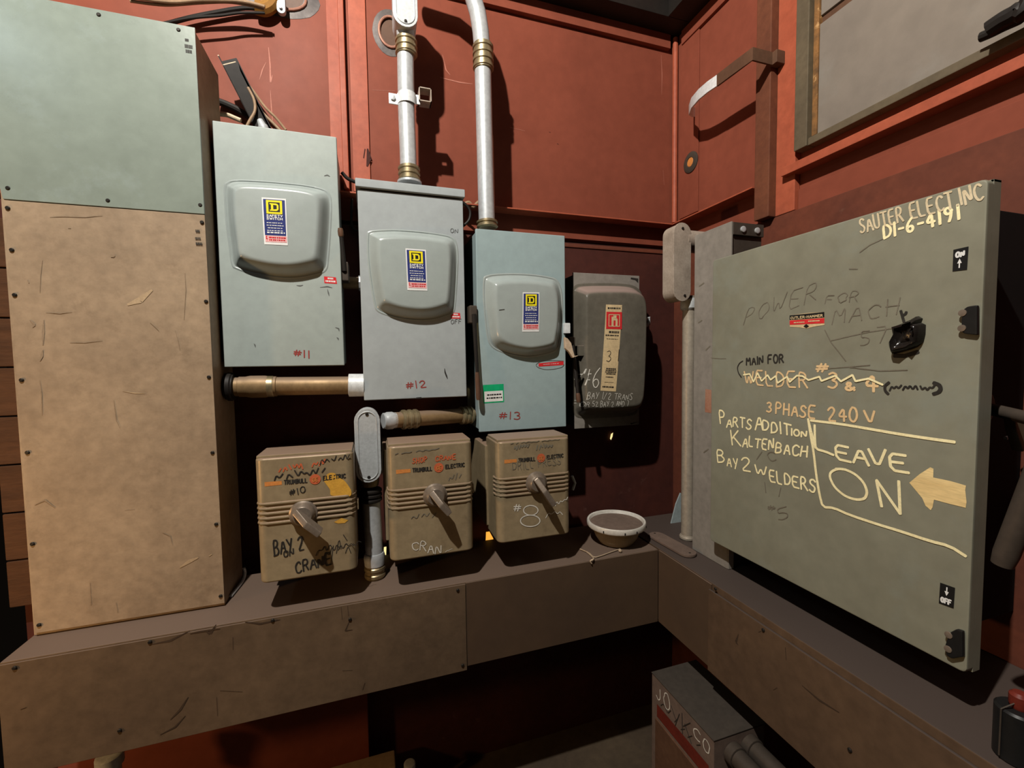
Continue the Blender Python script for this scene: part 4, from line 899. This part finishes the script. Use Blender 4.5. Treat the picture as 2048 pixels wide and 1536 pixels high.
plate([(0.608,1.341),(0.582,1.343),(0.581,1.39),(0.607,1.389)], 'lab_black', [('OFF', (.16, .12, .84, .34), .0034), ('down', (.28, .48, .7, .9), 0)], 'black OFF plate with downward arrow')
bq = [(0.988,1.988),(0.883,1.983),(0.884,2.023),(0.989,2.024)]
bp_ = part('maker_plate', MB().poly([lerpq(bq, a, b) for a, b in ((0, .06), (.3, -.02), (.5, -.12), (.7, 0), (1, .1), (1, 1), (.5, 1.05), (0, 1))], fd, .0008), M['lab_cream'], cab, 'black, red and cream maker plate')
part('plate_band', MB().poly(sub(bq, 0, .62, 1, 1), fd, .0014), M['lab_black'], bp_); part('plate_band', MB().poly(sub(bq, 0, .22, 1, .58), fd, .0014), M['lab_red'], bp_, 'red band')
s2 = sub(bq, .04, .68, .96, .86); mb = letter(MB(), 'CUTLER-HAMMER', s2[0], s2[1], s2[3], .0017, fd, .002, 0, 0)
s2 = sub(bq, .1, .30, .45, .46); printed(mb, s2[0], s2[1], s2[3], fd, .002, 1, 2, .6); s2 = sub(bq, .55, .34, .9, .5); printed(mb, s2[0], s2[1], s2[3], fd, .002, 1, 3, .6)
part('plate_lettering', mb, M['lab_cream'], bp_)
c0 = lerpq(bq, .5, .04); part('plate_emblem', MB().poly([lerpq(bq, .5 + dx, .06 + dy) for dx, dy in ((-.08, 0), (0, -.14), (.08, 0), (0, .16))], fd, .002), M['lab_black'], bp_)
# black latches on the near edge
def latch(q, nm):
    c = [Vector(p) for p in q]
    mb = MB().prism([(XD - .0005, p.x, p.y) for p in c], (-.010, 0, 0), .003); o_ = part('latch', mb, M['lab_black'], cab, 'black door latch')
    ctr = sum(c, Vector((0, 0))) / len(c)
    for dz in (.016, -.016):
        part('latch_screw', MB().rings((XD - .0095, ctr.x + .008, ctr.y + dz), (-1, 0, 0), [(0, .0075), (.0025, .007), (.003, .003)], 12), M['handle'], o_)
latch([(0.582,1.995),(0.576,2),(0.56,2.001),(0.558,1.939),(0.578,1.943),(0.584,1.947),(0.585,1.973)], 1)
latch([(0.588,1.235),(0.59,1.257),(0.584,1.288),(0.572,1.304),(0.561,1.306),(0.559,1.25),(0.578,1.233)], 2)
# torn black gum around a broken-off lock
mb = MB(); gq = [(0.714,1.927),(0.711,1.951),(0.708,1.97),(0.69,1.976),(0.678,1.981),(0.665,1.989),(0.657,1.983),(0.66,1.974),(0.651,1.968),(0.651,1.947),(0.654,1.929),(0.665,1.918),(0.678,1.912),(0.694,1.907),(0.711,1.903),(0.714,1.915)]
cg = sum((Vector(p) for p in gq), Vector((0, 0))) / len(gq); R = []
for t_, h_ in ((1, .001), (.97, .010), (.86, .022), (.70, .026), (.58, .016), (.42, .010), (.2, .012)):
    rr = random.Random(int(t_ * 100)); R.append([mb.bm.verts.new((XD - h_ * rr.uniform(.7, 1.3), cg.x + (p[0] - cg.x) * t_, cg.y + (p[1] - cg.y) * t_)) for p in gq])
for a_, b_ in zip(R, R[1:]):
    for k_ in range(len(gq)): mb.bm.faces.new((a_[k_], a_[(k_ + 1) % len(gq)], b_[(k_ + 1) % len(gq)], b_[k_]))
mb.bm.faces.new(R[-1]); part('black_gum_patch', mb, M['rubber'], cab, 'glossy torn black gum around the lock', sharp=70)
mb = MB(); mb.ribbon([(0.701,2.005),(0.697,1.99),(0.694,1.979)], .006, fd); mb.ribbon([(0.698,1.993),(0.691,1.997),(0.69,2.001)], .006, fd); mb.ribbon([(0.711,1.899),(0.69,1.898),(0.665,1.907)], .010, fd, .0005)
part('gum_smear', mb, M['t_black'], cab)
# operating gear on the near side of the cabinet
ys = yN + .075
part('side_plate', MB().box((1.312, ys - .006, H - .088), (1.398, ys, H - .030), .002), M['gutter'], cab)
mb = MB().tube([(1.22,0.518,1.468),(1.22,0.513,1.492),(1.22,0.498,1.561),(1.22,0.475,1.669),(1.22,0.459,1.755)], [.017, .0195, .0195, .0195, .0195], 20)
part('operating_handle', mb, M['darkgrey'], cab, 'long dull brown tube handle')
ha = Vector((1.22,0.459,1.755))
part('handle_arm', MB().tube([ha, ha + Vector((.05, .04, .01)), Vector((1.36, ys - .01, ha.z + .02))], .014, 12).rings((1.36, ys, ha.z + .02), (0, -1, 0), [(0, .04), (.012, .04), (.016, .03)], 20), M['darkgrey'], cab)
part('handle_link', MB().tube([(1.402,0.6,1.703),(1.447,0.6,1.709),(1.437,0.6,1.737)], .004, 8), M['galv'], cab, 'thin bright link')
part('handle_fork', MB().prism([(1.34,0.56,1.759),(1.382,0.56,1.745),(1.405,0.56,1.705),(1.38,0.56,1.679),(1.35,0.56,1.729)], (0, .02, 0), .003), M['frame'], cab)

# ================================================================== BRACKETS, CABLES, BITS
bar = MB(); hw = .0235
bc_ = (1.406,1.335,3.046); xb = bc_[0]; zb = bc_[2]
pts = [Vector((1.545, 1.335, zb)), Vector((xb, 1.335, zb)), Vector((xb, 1.42, zb + .004)), Vector((xb, 1.51, zb + .008))]
wh = [Vector((xb, 1.506, zb + .008)), Vector((xb - .002, 1.56, zb + .012)), Vector((xb + .004, 1.62, zb + .016)), Vector((xb + .025, 1.69, zb + .022)), Vector((xb + .07, 1.76, zb + .035)), Vector((xb + .12, 1.80, zb + .055)), Vector((1.566, 1.83, zb + .075))]
def strip(mb, P_, hw, th):
    rows = []
    for i, p in enumerate(P_):
        d = (P_[min(i + 1, len(P_) - 1)] - P_[max(i - 1, 0)]); d.z = 0; d.normalize(); nn = Vector((-d.y, d.x, 0))
        rows.append([mb.bm.verts.new(p + Vector((0, 0, sz)) + nn * st_) for sz, st_ in ((-hw, -th), (hw, -th), (hw, th), (-hw, th))])
    for a, b in zip(rows, rows[1:]):
        for k_ in range(4): mb.bm.faces.new((a[k_], a[(k_ + 1) % 4], b[(k_ + 1) % 4], b[k_]))
    mb.bm.faces.new(rows[0]); mb.bm.faces.new(rows[-1][::-1]); return mb
r = thing('hanger_bar', 'bent flat steel hanger bar with a bright curled end, high on the right wall', 'bracket', (1.54, 1.335, zb))
part('bar', strip(MB(), pts, hw, .004), M['brownsteel'], r, 'dull brown arm', sharp=60)
part('curled_end', strip(MB(), wh, hw * .95, .0035), M['chrome'], r, 'bright bare curled end', sharp=60)  # highlight on the bar's end put into a pale colour
part('weld_pad', MB().box((1.500, 1.312, zb - .024), (1.542, 1.343, zb + .024), .003), M['brownsteel'], r)

# burnt holes in the back wall with what passes through them
def burnt_hole(px, pz, rx, rz, label, Y=YW, name='burnt_opening'):
    r_ = thing(name, label, 'wall opening', (px, Y, pz), 'flame-cut openings in the back wall')
    n = 24; pr_ = random.Random(int(px * 1e3)); mb = MB(); A = []
    for s_, oy in ((1.55, 0.0012), (1.05, .004), (1.0, .007), (.9, .006)):
        A.append([mb.bm.verts.new((px + rx * s_ * math.cos(2 * math.pi * k_ / n) * pr_.uniform(.97, 1.03), Y - oy, pz + rz * s_ * math.sin(2 * math.pi * k_ / n))) for k_ in range(n)])
    for a_, b_ in zip(A, A[1:]):
        for k_ in range(n): mb.bm.faces.new((a_[k_], a_[(k_ + 1) % n], b_[(k_ + 1) % n], b_[k_]))
    part('scorched_plate', mb, M['scorch'], r_)
    rim = MB().tube([(px + rx * math.cos(2 * math.pi * k_ / n), Y - .007, pz + rz * math.sin(2 * math.pi * k_ / n)) for k_ in range(n + 1)], .0055, 8, False); part('burnt_rim', rim, M['scorch_rim'], r_)
    part('hole', MB().poly([(px + rx * .95 * math.cos(2 * math.pi * k_ / n), pz + rz * .95 * math.sin(2 * math.pi * k_ / n)) for k_ in range(n)], yplane(Y), .0015), M['brownsteel'], r_)
    return r_
burnt_hole(-.300, H + 1.452, .093, .052, 'wide flame-cut opening at the top left of the red wall, cables entering it')
burnt_hole(.118, H + 1.40, .047, .062, 'round flame-cut opening half hidden behind the strapped conduit')
hx, hz = -.262, H + 1.455
cl = thing('cable_clamp', 'bright metal cable clamp in the wide flame-cut opening', 'clamp', ((-0.292,1.95,3.291)))
part('clamp_body', MB().prism([(x, 1.94, z) for x, z in stadium(*[(-0.293,3.254)][0], 0, .016)][:0] or [(x, 1.935, z) for x, z in stadium((-0.293,1.935,3.284)[0], (-0.294,1.935,3.257)[2], (-0.294,1.935,3.257)[2] + .075, .016)], (0, .02, 0), .004), M['galv'], cl)
part('clamp_screw', MB().rings((-0.294,1.93,3.276), (0, -1, 0), [(0, .007), (.004, .006)], 10), M['chrome'], cl)
def cable(label, pts, r_, mt, group=None, name='cable'):
    q = [Vector(p) for p in pts]; e = []
    for i in range(len(q) - 1):
        p0, p1, p2, p3 = q[max(i - 1, 0)], q[i], q[i + 1], q[min(i + 2, len(q) - 1)]
        for t_ in range(6):
            t_ /= 6; e.append(.5 * ((2 * p1) + (-p0 + p2) * t_ + (2 * p0 - 5 * p1 + 4 * p2 - p3) * t_ ** 2 + (-p0 + 3 * p1 - 3 * p2 + p3) * t_ ** 3))
    e.append(q[-1]); return single(name, MB().tube(e, r_, 10), M[mt], label, 'cable', tuple(q[0]), group)
cable('thicker black cable sagging from the wide wall opening to behind the tall wireway', [(-0.344,1.955,3.272),(-0.421,1.955,3.262),(-0.521,1.955,3.223),(-0.602,1.955,3.187),(-0.682,1.955,3.147),(-0.743,1.955,3.127)], .008, 'dark', 'cables at the wide opening')
cable('thin black cable just below the thicker black one at the wide opening', [(-0.346,1.915,3.231),(-0.429,1.915,3.213),(-0.495,1.915,3.189),(-0.59,1.915,3.159),(-0.668,1.915,3.125),(-0.728,1.915,3.095)], .005, 'dark', 'cables at the wide opening')
cable('upper tan cable running along the top left into the wide opening', [(-0.342,1.9,3.243),(-0.391,1.9,3.246),(-0.448,1.9,3.241),(-0.552,1.9,3.218),(-0.644,1.9,3.191),(-0.761,1.9,3.181)], .006, 'wire', 'cables at the wide opening')
cable('tan cable just under the upper tan one, entering the wide opening', [(-0.347,1.91,3.242),(-0.402,1.91,3.244),(-0.467,1.91,3.239),(-0.555,1.91,3.216),(-0.663,1.91,3.184),(-0.765,1.91,3.174)], .005, 'wire', 'cables at the wide opening')
cable('fat yellow-brown cable stub filling the wide flame-cut opening', [(-0.382,1.95,3.271),(-0.355,1.95,3.27),(-0.328,1.95,3.294),(-0.314,1.95,3.338)], .026, 'copper', 'cables at the wide opening')

ch = thing('steel_channel', 'dark steel channel leaning between the tall wireway and switch #11', 'steel channel', (-0.38,1.88,2.805))
a, b = Vector((-0.488,1.84,2.998)), Vector((-0.386,1.88,2.773))
d = (b - a).normalized()
ux = Vector((d.z, 0, -d.x)).normalized()
if ux.x < 0: ux = -ux
uy = Vector((0, .03, 0))
def slab(p, q, u_, v_): return MB().prism([p, p + u_, p + u_ + v_, p + v_], q - p)
front = slab(a + d * .030, b, ux * .046, Vector((0, .003, 0)))
part('channel_face', front, M['dark'], ch)
part('channel_back', slab(a, b, ux * .055, Vector((0, .003, 0)) ) if False else slab(a + uy, b + uy, ux * .055, Vector((0, .003, 0))), M['dark'], ch)
part('channel_side', slab(a, b, ux * .003, uy), M['dark'], ch)
part('channel_side', slab(a + ux * .052 + d * .02, b + ux * .052, ux * .003, uy), M['dark'], ch)
part('cut_edge', slab(a + d * .027, a + d * .030, ux * .046, Vector((0, .004, 0))), M['beige'], ch)
part('cut_edge', slab(a - d * .003, a, ux * .004, uy), M['beige'], ch)

cable('tan cable following the leaning dark channel down to switch #11', [(-0.45,1.965,3.012),(-0.419,1.965,2.946),(-0.387,1.965,2.895),(-0.345,1.965,2.854),(-0.316,1.965,2.825)], .006, 'wire', 'cables by the leaning channel')
cable('second tan cable beside the first along the leaning channel', [(-0.455,1.945,3.017),(-0.406,1.945,2.956),(-0.365,1.945,2.899),(-0.328,1.945,2.863),(-0.295,1.945,2.822)], .005, 'wire', 'cables by the leaning channel')
cable('grey cable looping at the foot of the leaning channel', [(-0.402,1.86,2.916),(-0.384,1.86,2.875),(-0.383,1.86,2.836),(-0.4,1.86,2.801),(-0.415,1.86,2.77)], .005, 'wire', 'cables by the leaning channel')
cable('stub of bare-ended cable near the foot of the leaning channel', [(-0.496,1.86,2.807),(-0.472,1.86,2.807),(-0.449,1.86,2.8),(-0.43,1.86,2.794)], .008, 'beige', 'cables by the leaning channel')
cable('dark cable crossing behind the leaning channel', [(-0.526,1.955,2.899),(-0.495,1.955,2.891),(-0.454,1.955,2.875),(-0.412,1.955,2.848),(-0.388,1.955,2.81)], .013, 'dark', 'cables by the leaning channel')
single('cable_fitting', MB().rings((-0.372,1.88,2.815), (.4, 0, -1), [(0, .011), (.02, .014), (.024, .018), (.04, .018), (.05, .012)], 14), M['castal'], 'small pale cable fitting at the top edge of switch #11', 'fitting', (-0.372,1.88,2.815))
cable('dark cable between the top of switch #11 and the hooded switch', [(-0.091,1.9,2.664),(-0.073,1.9,2.645),(-0.05,1.9,2.635),(-0.027,1.9,2.63)], .007, 'dark', 'cables between the switches')
cable('dark cable curling between the hooded switch and switch #13', [(0.391,1.9,2.599),(0.418,1.9,2.58),(0.431,1.9,2.556),(0.425,1.9,2.521),(0.398,1.9,2.493),(0.374,1.9,2.484)], .006, 'dark', 'cables between the switches')
cable('brown tangled cable behind the conduit of switch #13', [(0.404,1.92,2.59),(0.431,1.92,2.603),(0.449,1.92,2.586),(0.477,1.92,2.61),(0.486,1.92,2.593)], .008, 'wire', 'cables between the switches')
cable('thin dark cable looping at the left of the hooded switch', [(-0.057,1.93,2.574),(-0.062,1.93,2.489),(-0.057,1.93,2.457),(-0.038,1.93,2.446)], .005, 'dark', 'cables between the switches')

# eyelet on the right wall, behind the post
r = thing('wall_eyelet', 'dark ring with a rusty centre on the red right wall near the corner', 'eyelet', (XW, 1.848, H + .986))
part('ring', MB().rings((XW - .0085, 1.848, H + .986), (-1, 0, 0), [(0, .05), (.004, .05), (.008, .040), (.008, .024), (.003, .022)], 24), M['darkgrey'], r)
part('rusty_centre', MB().rings((XW - .0122, 1.848, H + .986), (-1, 0, 0), [(0, .024), (.003, .020)], 16), M['t_orange'], r)

# on the tray
bc = Vector((.992, 1.625, Z1 + .002))
r = thing('metal_bowl', 'tin bowl full of dust with a bright rim, on the tray corner', 'bowl', bc)
part('bowl', MB().rings(bc, (0, 0, 1), [(0, .062), (.004, .072), (.03, .090), (.06, .101), (.085, .106), (.0851, .100)], 48, False), M['box'], r)
part('bright_rim', MB().rings(bc, (0, 0, 1), [(.076, .104), (.074, .122), (.080, .126), (.094, .126), (.099, .123), (.097, .116), (.086, .112)], 48, False), M['rim'], r, 'bright tin rim')
part('dust_fill', MB().rings(bc, (0, 0, 1), [(.080, .118), (.086, .116), (.0855, .08), (.087, .03), (.087, .005)], 40), M['dusty'], r, 'brown dust inside')
for an in (215, 255, 280, 318):
    c_, s_ = math.cos(math.radians(an)), math.sin(math.radians(an))
    part('rim_tab', MB().box((bc.x + c_ * .125 - .0025, bc.y + s_ * .125 - .0025, bc.z + .078), (bc.x + c_ * .125 + .0025, bc.y + s_ * .125 + .0025, bc.z + .088), .001), M['screw'], r)
d0, d1 = Vector((1.185, 1.60, Z1)), Vector((1.195, 1.42, Z1)); hw = .036
pl_ = [(d0.x + hw * math.cos(math.pi * k_ / 10), d0.y + hw * math.sin(math.pi * k_ / 10), Z1 + .006) for k_ in range(11)] + [(d1.x - hw * math.cos(math.pi * k_ / 10), d1.y - hw * math.sin(math.pi * k_ / 10), Z1 + .006) for k_ in range(11)]
r = thing('loose_cover_plate', 'loose dusty oval cover plate lying on the tray corner', 'cover plate', (1.19, 1.51, Z1 + .002))
part('plate', MB().prism([(x, y, z - .003) for x, y, z in pl_], (0, 0, .012), .003), M['dusty'], r)
for c in (d0 + Vector((0, .018, 0)), d1 - Vector((0, .016, 0))): part('screw_hole', MB().rings((c.x, c.y, Z1 + .015), (0, 0, 1), [(0, .005), (.0006, .004)], 10), M['screw'], r)
sh_ = MB().prism([(1.406,1.72,1.248),(1.38,1.72,1.196),(1.349,1.72,1.092),(1.41,1.72,1.059),(1.44,1.72,1.055),(1.438,1.72,1.234)], (0, .006, 0), .001)
single('metal_sheet', sh_, M['blue_sheet'], 'pale blue-grey sheet corner leaning behind the corner riser', 'metal sheet', (1.381,1.72,1.073))
cable('curl of thin bare wire lying on the tray before the bowl', [(0.807,1.605,1.108),(0.824,1.559,1.108),(0.826,1.519,1.108),(0.853,1.519,1.108),(0.914,1.536,1.108),(0.964,1.549,1.108)], .0022, 'beige', 'wire scraps on the tray', 'wire_scrap')
cable('tiny hooked wire scrap hanging over the tray edge', [(0.821,1.57,1.108),(0.821,1.526,1.108), (0.811,1.497,1.112),(0.798,1.497,1.106),(0.803,1.497,1.095)], .003, 'beige', 'wire scraps on the tray', 'wire_scrap')
single('wire_nut', MB().rings((0.951,1.528,1.11), (.3, -.2, .9), [(-.004, .004), (0, .0075), (.006, .006), (.008, .002)], 12), M['beige'], 'pale little wire nut on the tray before the bowl', 'wire nut', (0.956,1.536,1.106))
cable('grey wire bent up against the tall wireway foot on the tray', [(-0.483,1.67,1.11),(-0.476,1.738,1.11),(-0.474,1.782,1.11), (-0.471,1.8,1.128),(-0.474,1.8,1.147)], .005, 'galv', None, 'wire_scrap')

# between the old boxes
r = thing('pull_ring', 'pale cast eye fitting between the middle box and the #8 box', 'fitting', (0.428,1.75,1.369))
part('ring', MB().rings((0.456,1.84,1.334), (-.3, -1, .1), [(0, .022), (.006, .026), (.012, .022)], 18), M['castal'], r)
part('knob', MB().rings((0.436,1.82,1.378), (-.3, -1, .1), [(0, .008), (.004, .012), (.016, .010), (.02, .004)], 14), M['castal'], r)
single('wall_opening', MB().poly([(0.427,1.554),(0.45,1.551),(0.461,1.534),(0.456,1.513),(0.44,1.501),(0.426,1.5)], yplane(1.90), 0), M['day'], 'round gap glowing yellow beside the middle old box', 'wall opening', (0.438,1.9,1.526))  # bright glints behind the boxes, put in as flat emissive patches
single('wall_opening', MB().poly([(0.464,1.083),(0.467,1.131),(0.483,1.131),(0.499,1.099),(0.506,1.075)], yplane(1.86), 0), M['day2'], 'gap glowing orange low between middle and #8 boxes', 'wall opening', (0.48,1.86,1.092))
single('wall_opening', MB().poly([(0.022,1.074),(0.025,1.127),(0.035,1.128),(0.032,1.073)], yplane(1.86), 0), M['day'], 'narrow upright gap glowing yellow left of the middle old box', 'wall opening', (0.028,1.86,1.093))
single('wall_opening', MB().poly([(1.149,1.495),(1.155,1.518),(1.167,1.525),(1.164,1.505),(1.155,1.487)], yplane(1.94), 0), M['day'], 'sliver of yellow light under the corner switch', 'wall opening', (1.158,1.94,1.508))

# upper right: dark strap over the window, lower right: box under the tray
cable('black cable bundle hanging across the upper right of the grimy window', [(1.51,0.726,2.711),(1.51,0.704,2.708),(1.51,0.681,2.707),(1.51,0.655,2.704),(1.51,0.622,2.703), (1.525, .40, H + .72), (1.535, .0, H + .80)], [.006] * 0 or .012, 'dark', 'black cables over the window')
cable('second black cable arching above the bundle over the window', [(1.48,0.697,2.704),(1.48,0.673,2.708),(1.48,0.647,2.71),(1.48,0.619,2.736), (1.475, .50, H + 1.20), (1.48, .42, H + 1.55)], .02, 'dark', 'black cables over the window')

zt = H - 1.235
r = thing('panel_box', 'grimy box with a red stripe standing low under the right-hand tray', 'panel box', (1.12, 1.24, 0))
x0, x1, y0, y1 = 1.012, 1.225, 1.072, 1.398
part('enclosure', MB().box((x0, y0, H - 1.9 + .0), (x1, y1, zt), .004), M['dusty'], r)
part('lid', MB().box((x0 - .001, y0 - .001, zt), (x1 + .001, y1 + .001, zt + .004), .001), M['box_lid'], r)  # thin top sheet, darkened to carry the shade down here
fb = xplane(x0)
part('red_stripe', MB().poly([(y1 - .035, zt - .15), (y0 + .02, zt - .15), (y0 + .02, zt - .10), (y1 - .035, zt - .10)], fb, .001), M['dull_red'], r, 'dull red stripe')
part('side_panel', MB().box((x0 - .006, y0 + .015, H - 1.86), (x0 + .002, y1 - .03, zt - .16), .002), M['brownsteel'], r)
mb = letter(MB(), 'JO', (y1 - .03, zt - .075), (y1 - .11, zt - .075), (y1 - .03, zt - .02), .0035, fb, .001, .08); letter(mb, 'CO', (y0 + .09, zt - .06), (y0 + .015, zt - .06), (y0 + .09, zt - .02), .0035, fb, .001, .08)
part('chalk_lettering', mb, M['t_white'], r)
mb = letter(MB(), 'YK', (y1 - .12, zt - .10), (y0 + .10, zt - .09), (y1 - .12, zt - .03), .0028, fb, .0014, .1); scrawl(mb, (y1 - .06, zt - .09), (y0 + .06, zt - .09), (y1 - .06, zt - .06), .003, fb, 12, .001, 77)
part('black_scrawl', mb, M['t_black'], r)
for i, (xx, zz) in enumerate(((1.085, zt - .055), (1.155, zt - .05), (1.125, zt - .125))):
    single('conduit', MB().tube([(xx, y0 - .001, zz), (xx, y0 - .05, zz), (xx, -.2, zz)], .030, 18).rings((xx, y0 - .03, zz), (0, 1, 0), [(0, .031), (.002, .035), (.028, .035)], 18), M['darkgrey'],
           ('left of the two upper pipes leaving the low panel box', 'right upper pipe leaving the low panel box, next to the tray', 'lower pipe leaving the low panel box, beneath the other two')[i], 'conduit', (xx, y0, zz), 'pipes leaving the low panel box')
single('conduit_fitting', MB().rings((-0.838,1.66,0.573), (0, 0, 1), [(0, .028), (.05, .028), (.052, .036), (.085, .036), (.09, .028)], 18), M['castal'], 'pale round conduit fitting under the tray at the lower left', 'fitting', (-0.838,1.66,0.573))
single('conduit_fitting', MB().rings((0.101,1.8,0.131), (0, 0, 1), [(0, .018), (.05, .018), (.052, .024), (.075, .024), (.08, .016)], 16), M['castal'], 'small grey fitting at the bottom edge below the brown tray', 'fitting', (0.101,1.8,0.131))
cn = Vector((1.185, .470, Z1))
r = thing('canister', 'small black canister with a red cap on the right-hand tray, at the lower right edge', 'canister', cn)
part('can_body', MB().rings(cn, (0, 0, 1), [(0, .030), (.004, .034), (.10, .034), (.104, .030)], 24), M['lab_black'], r)
part('red_cap', MB().rings(cn, (0, 0, 1), [(.104, .012), (.112, .015), (.130, .015), (.136, .010)], 16), M['dull_red'], r, 'red cap')
part('wire_bail', MB().tube([cn + Vector((-.036, .01, .01)), cn + Vector((-.036, .01, .105)), cn + Vector((-.01, 0, .118)), cn + Vector((-.004, 0, .128))], .0014, 8), M['darkgrey'], r)
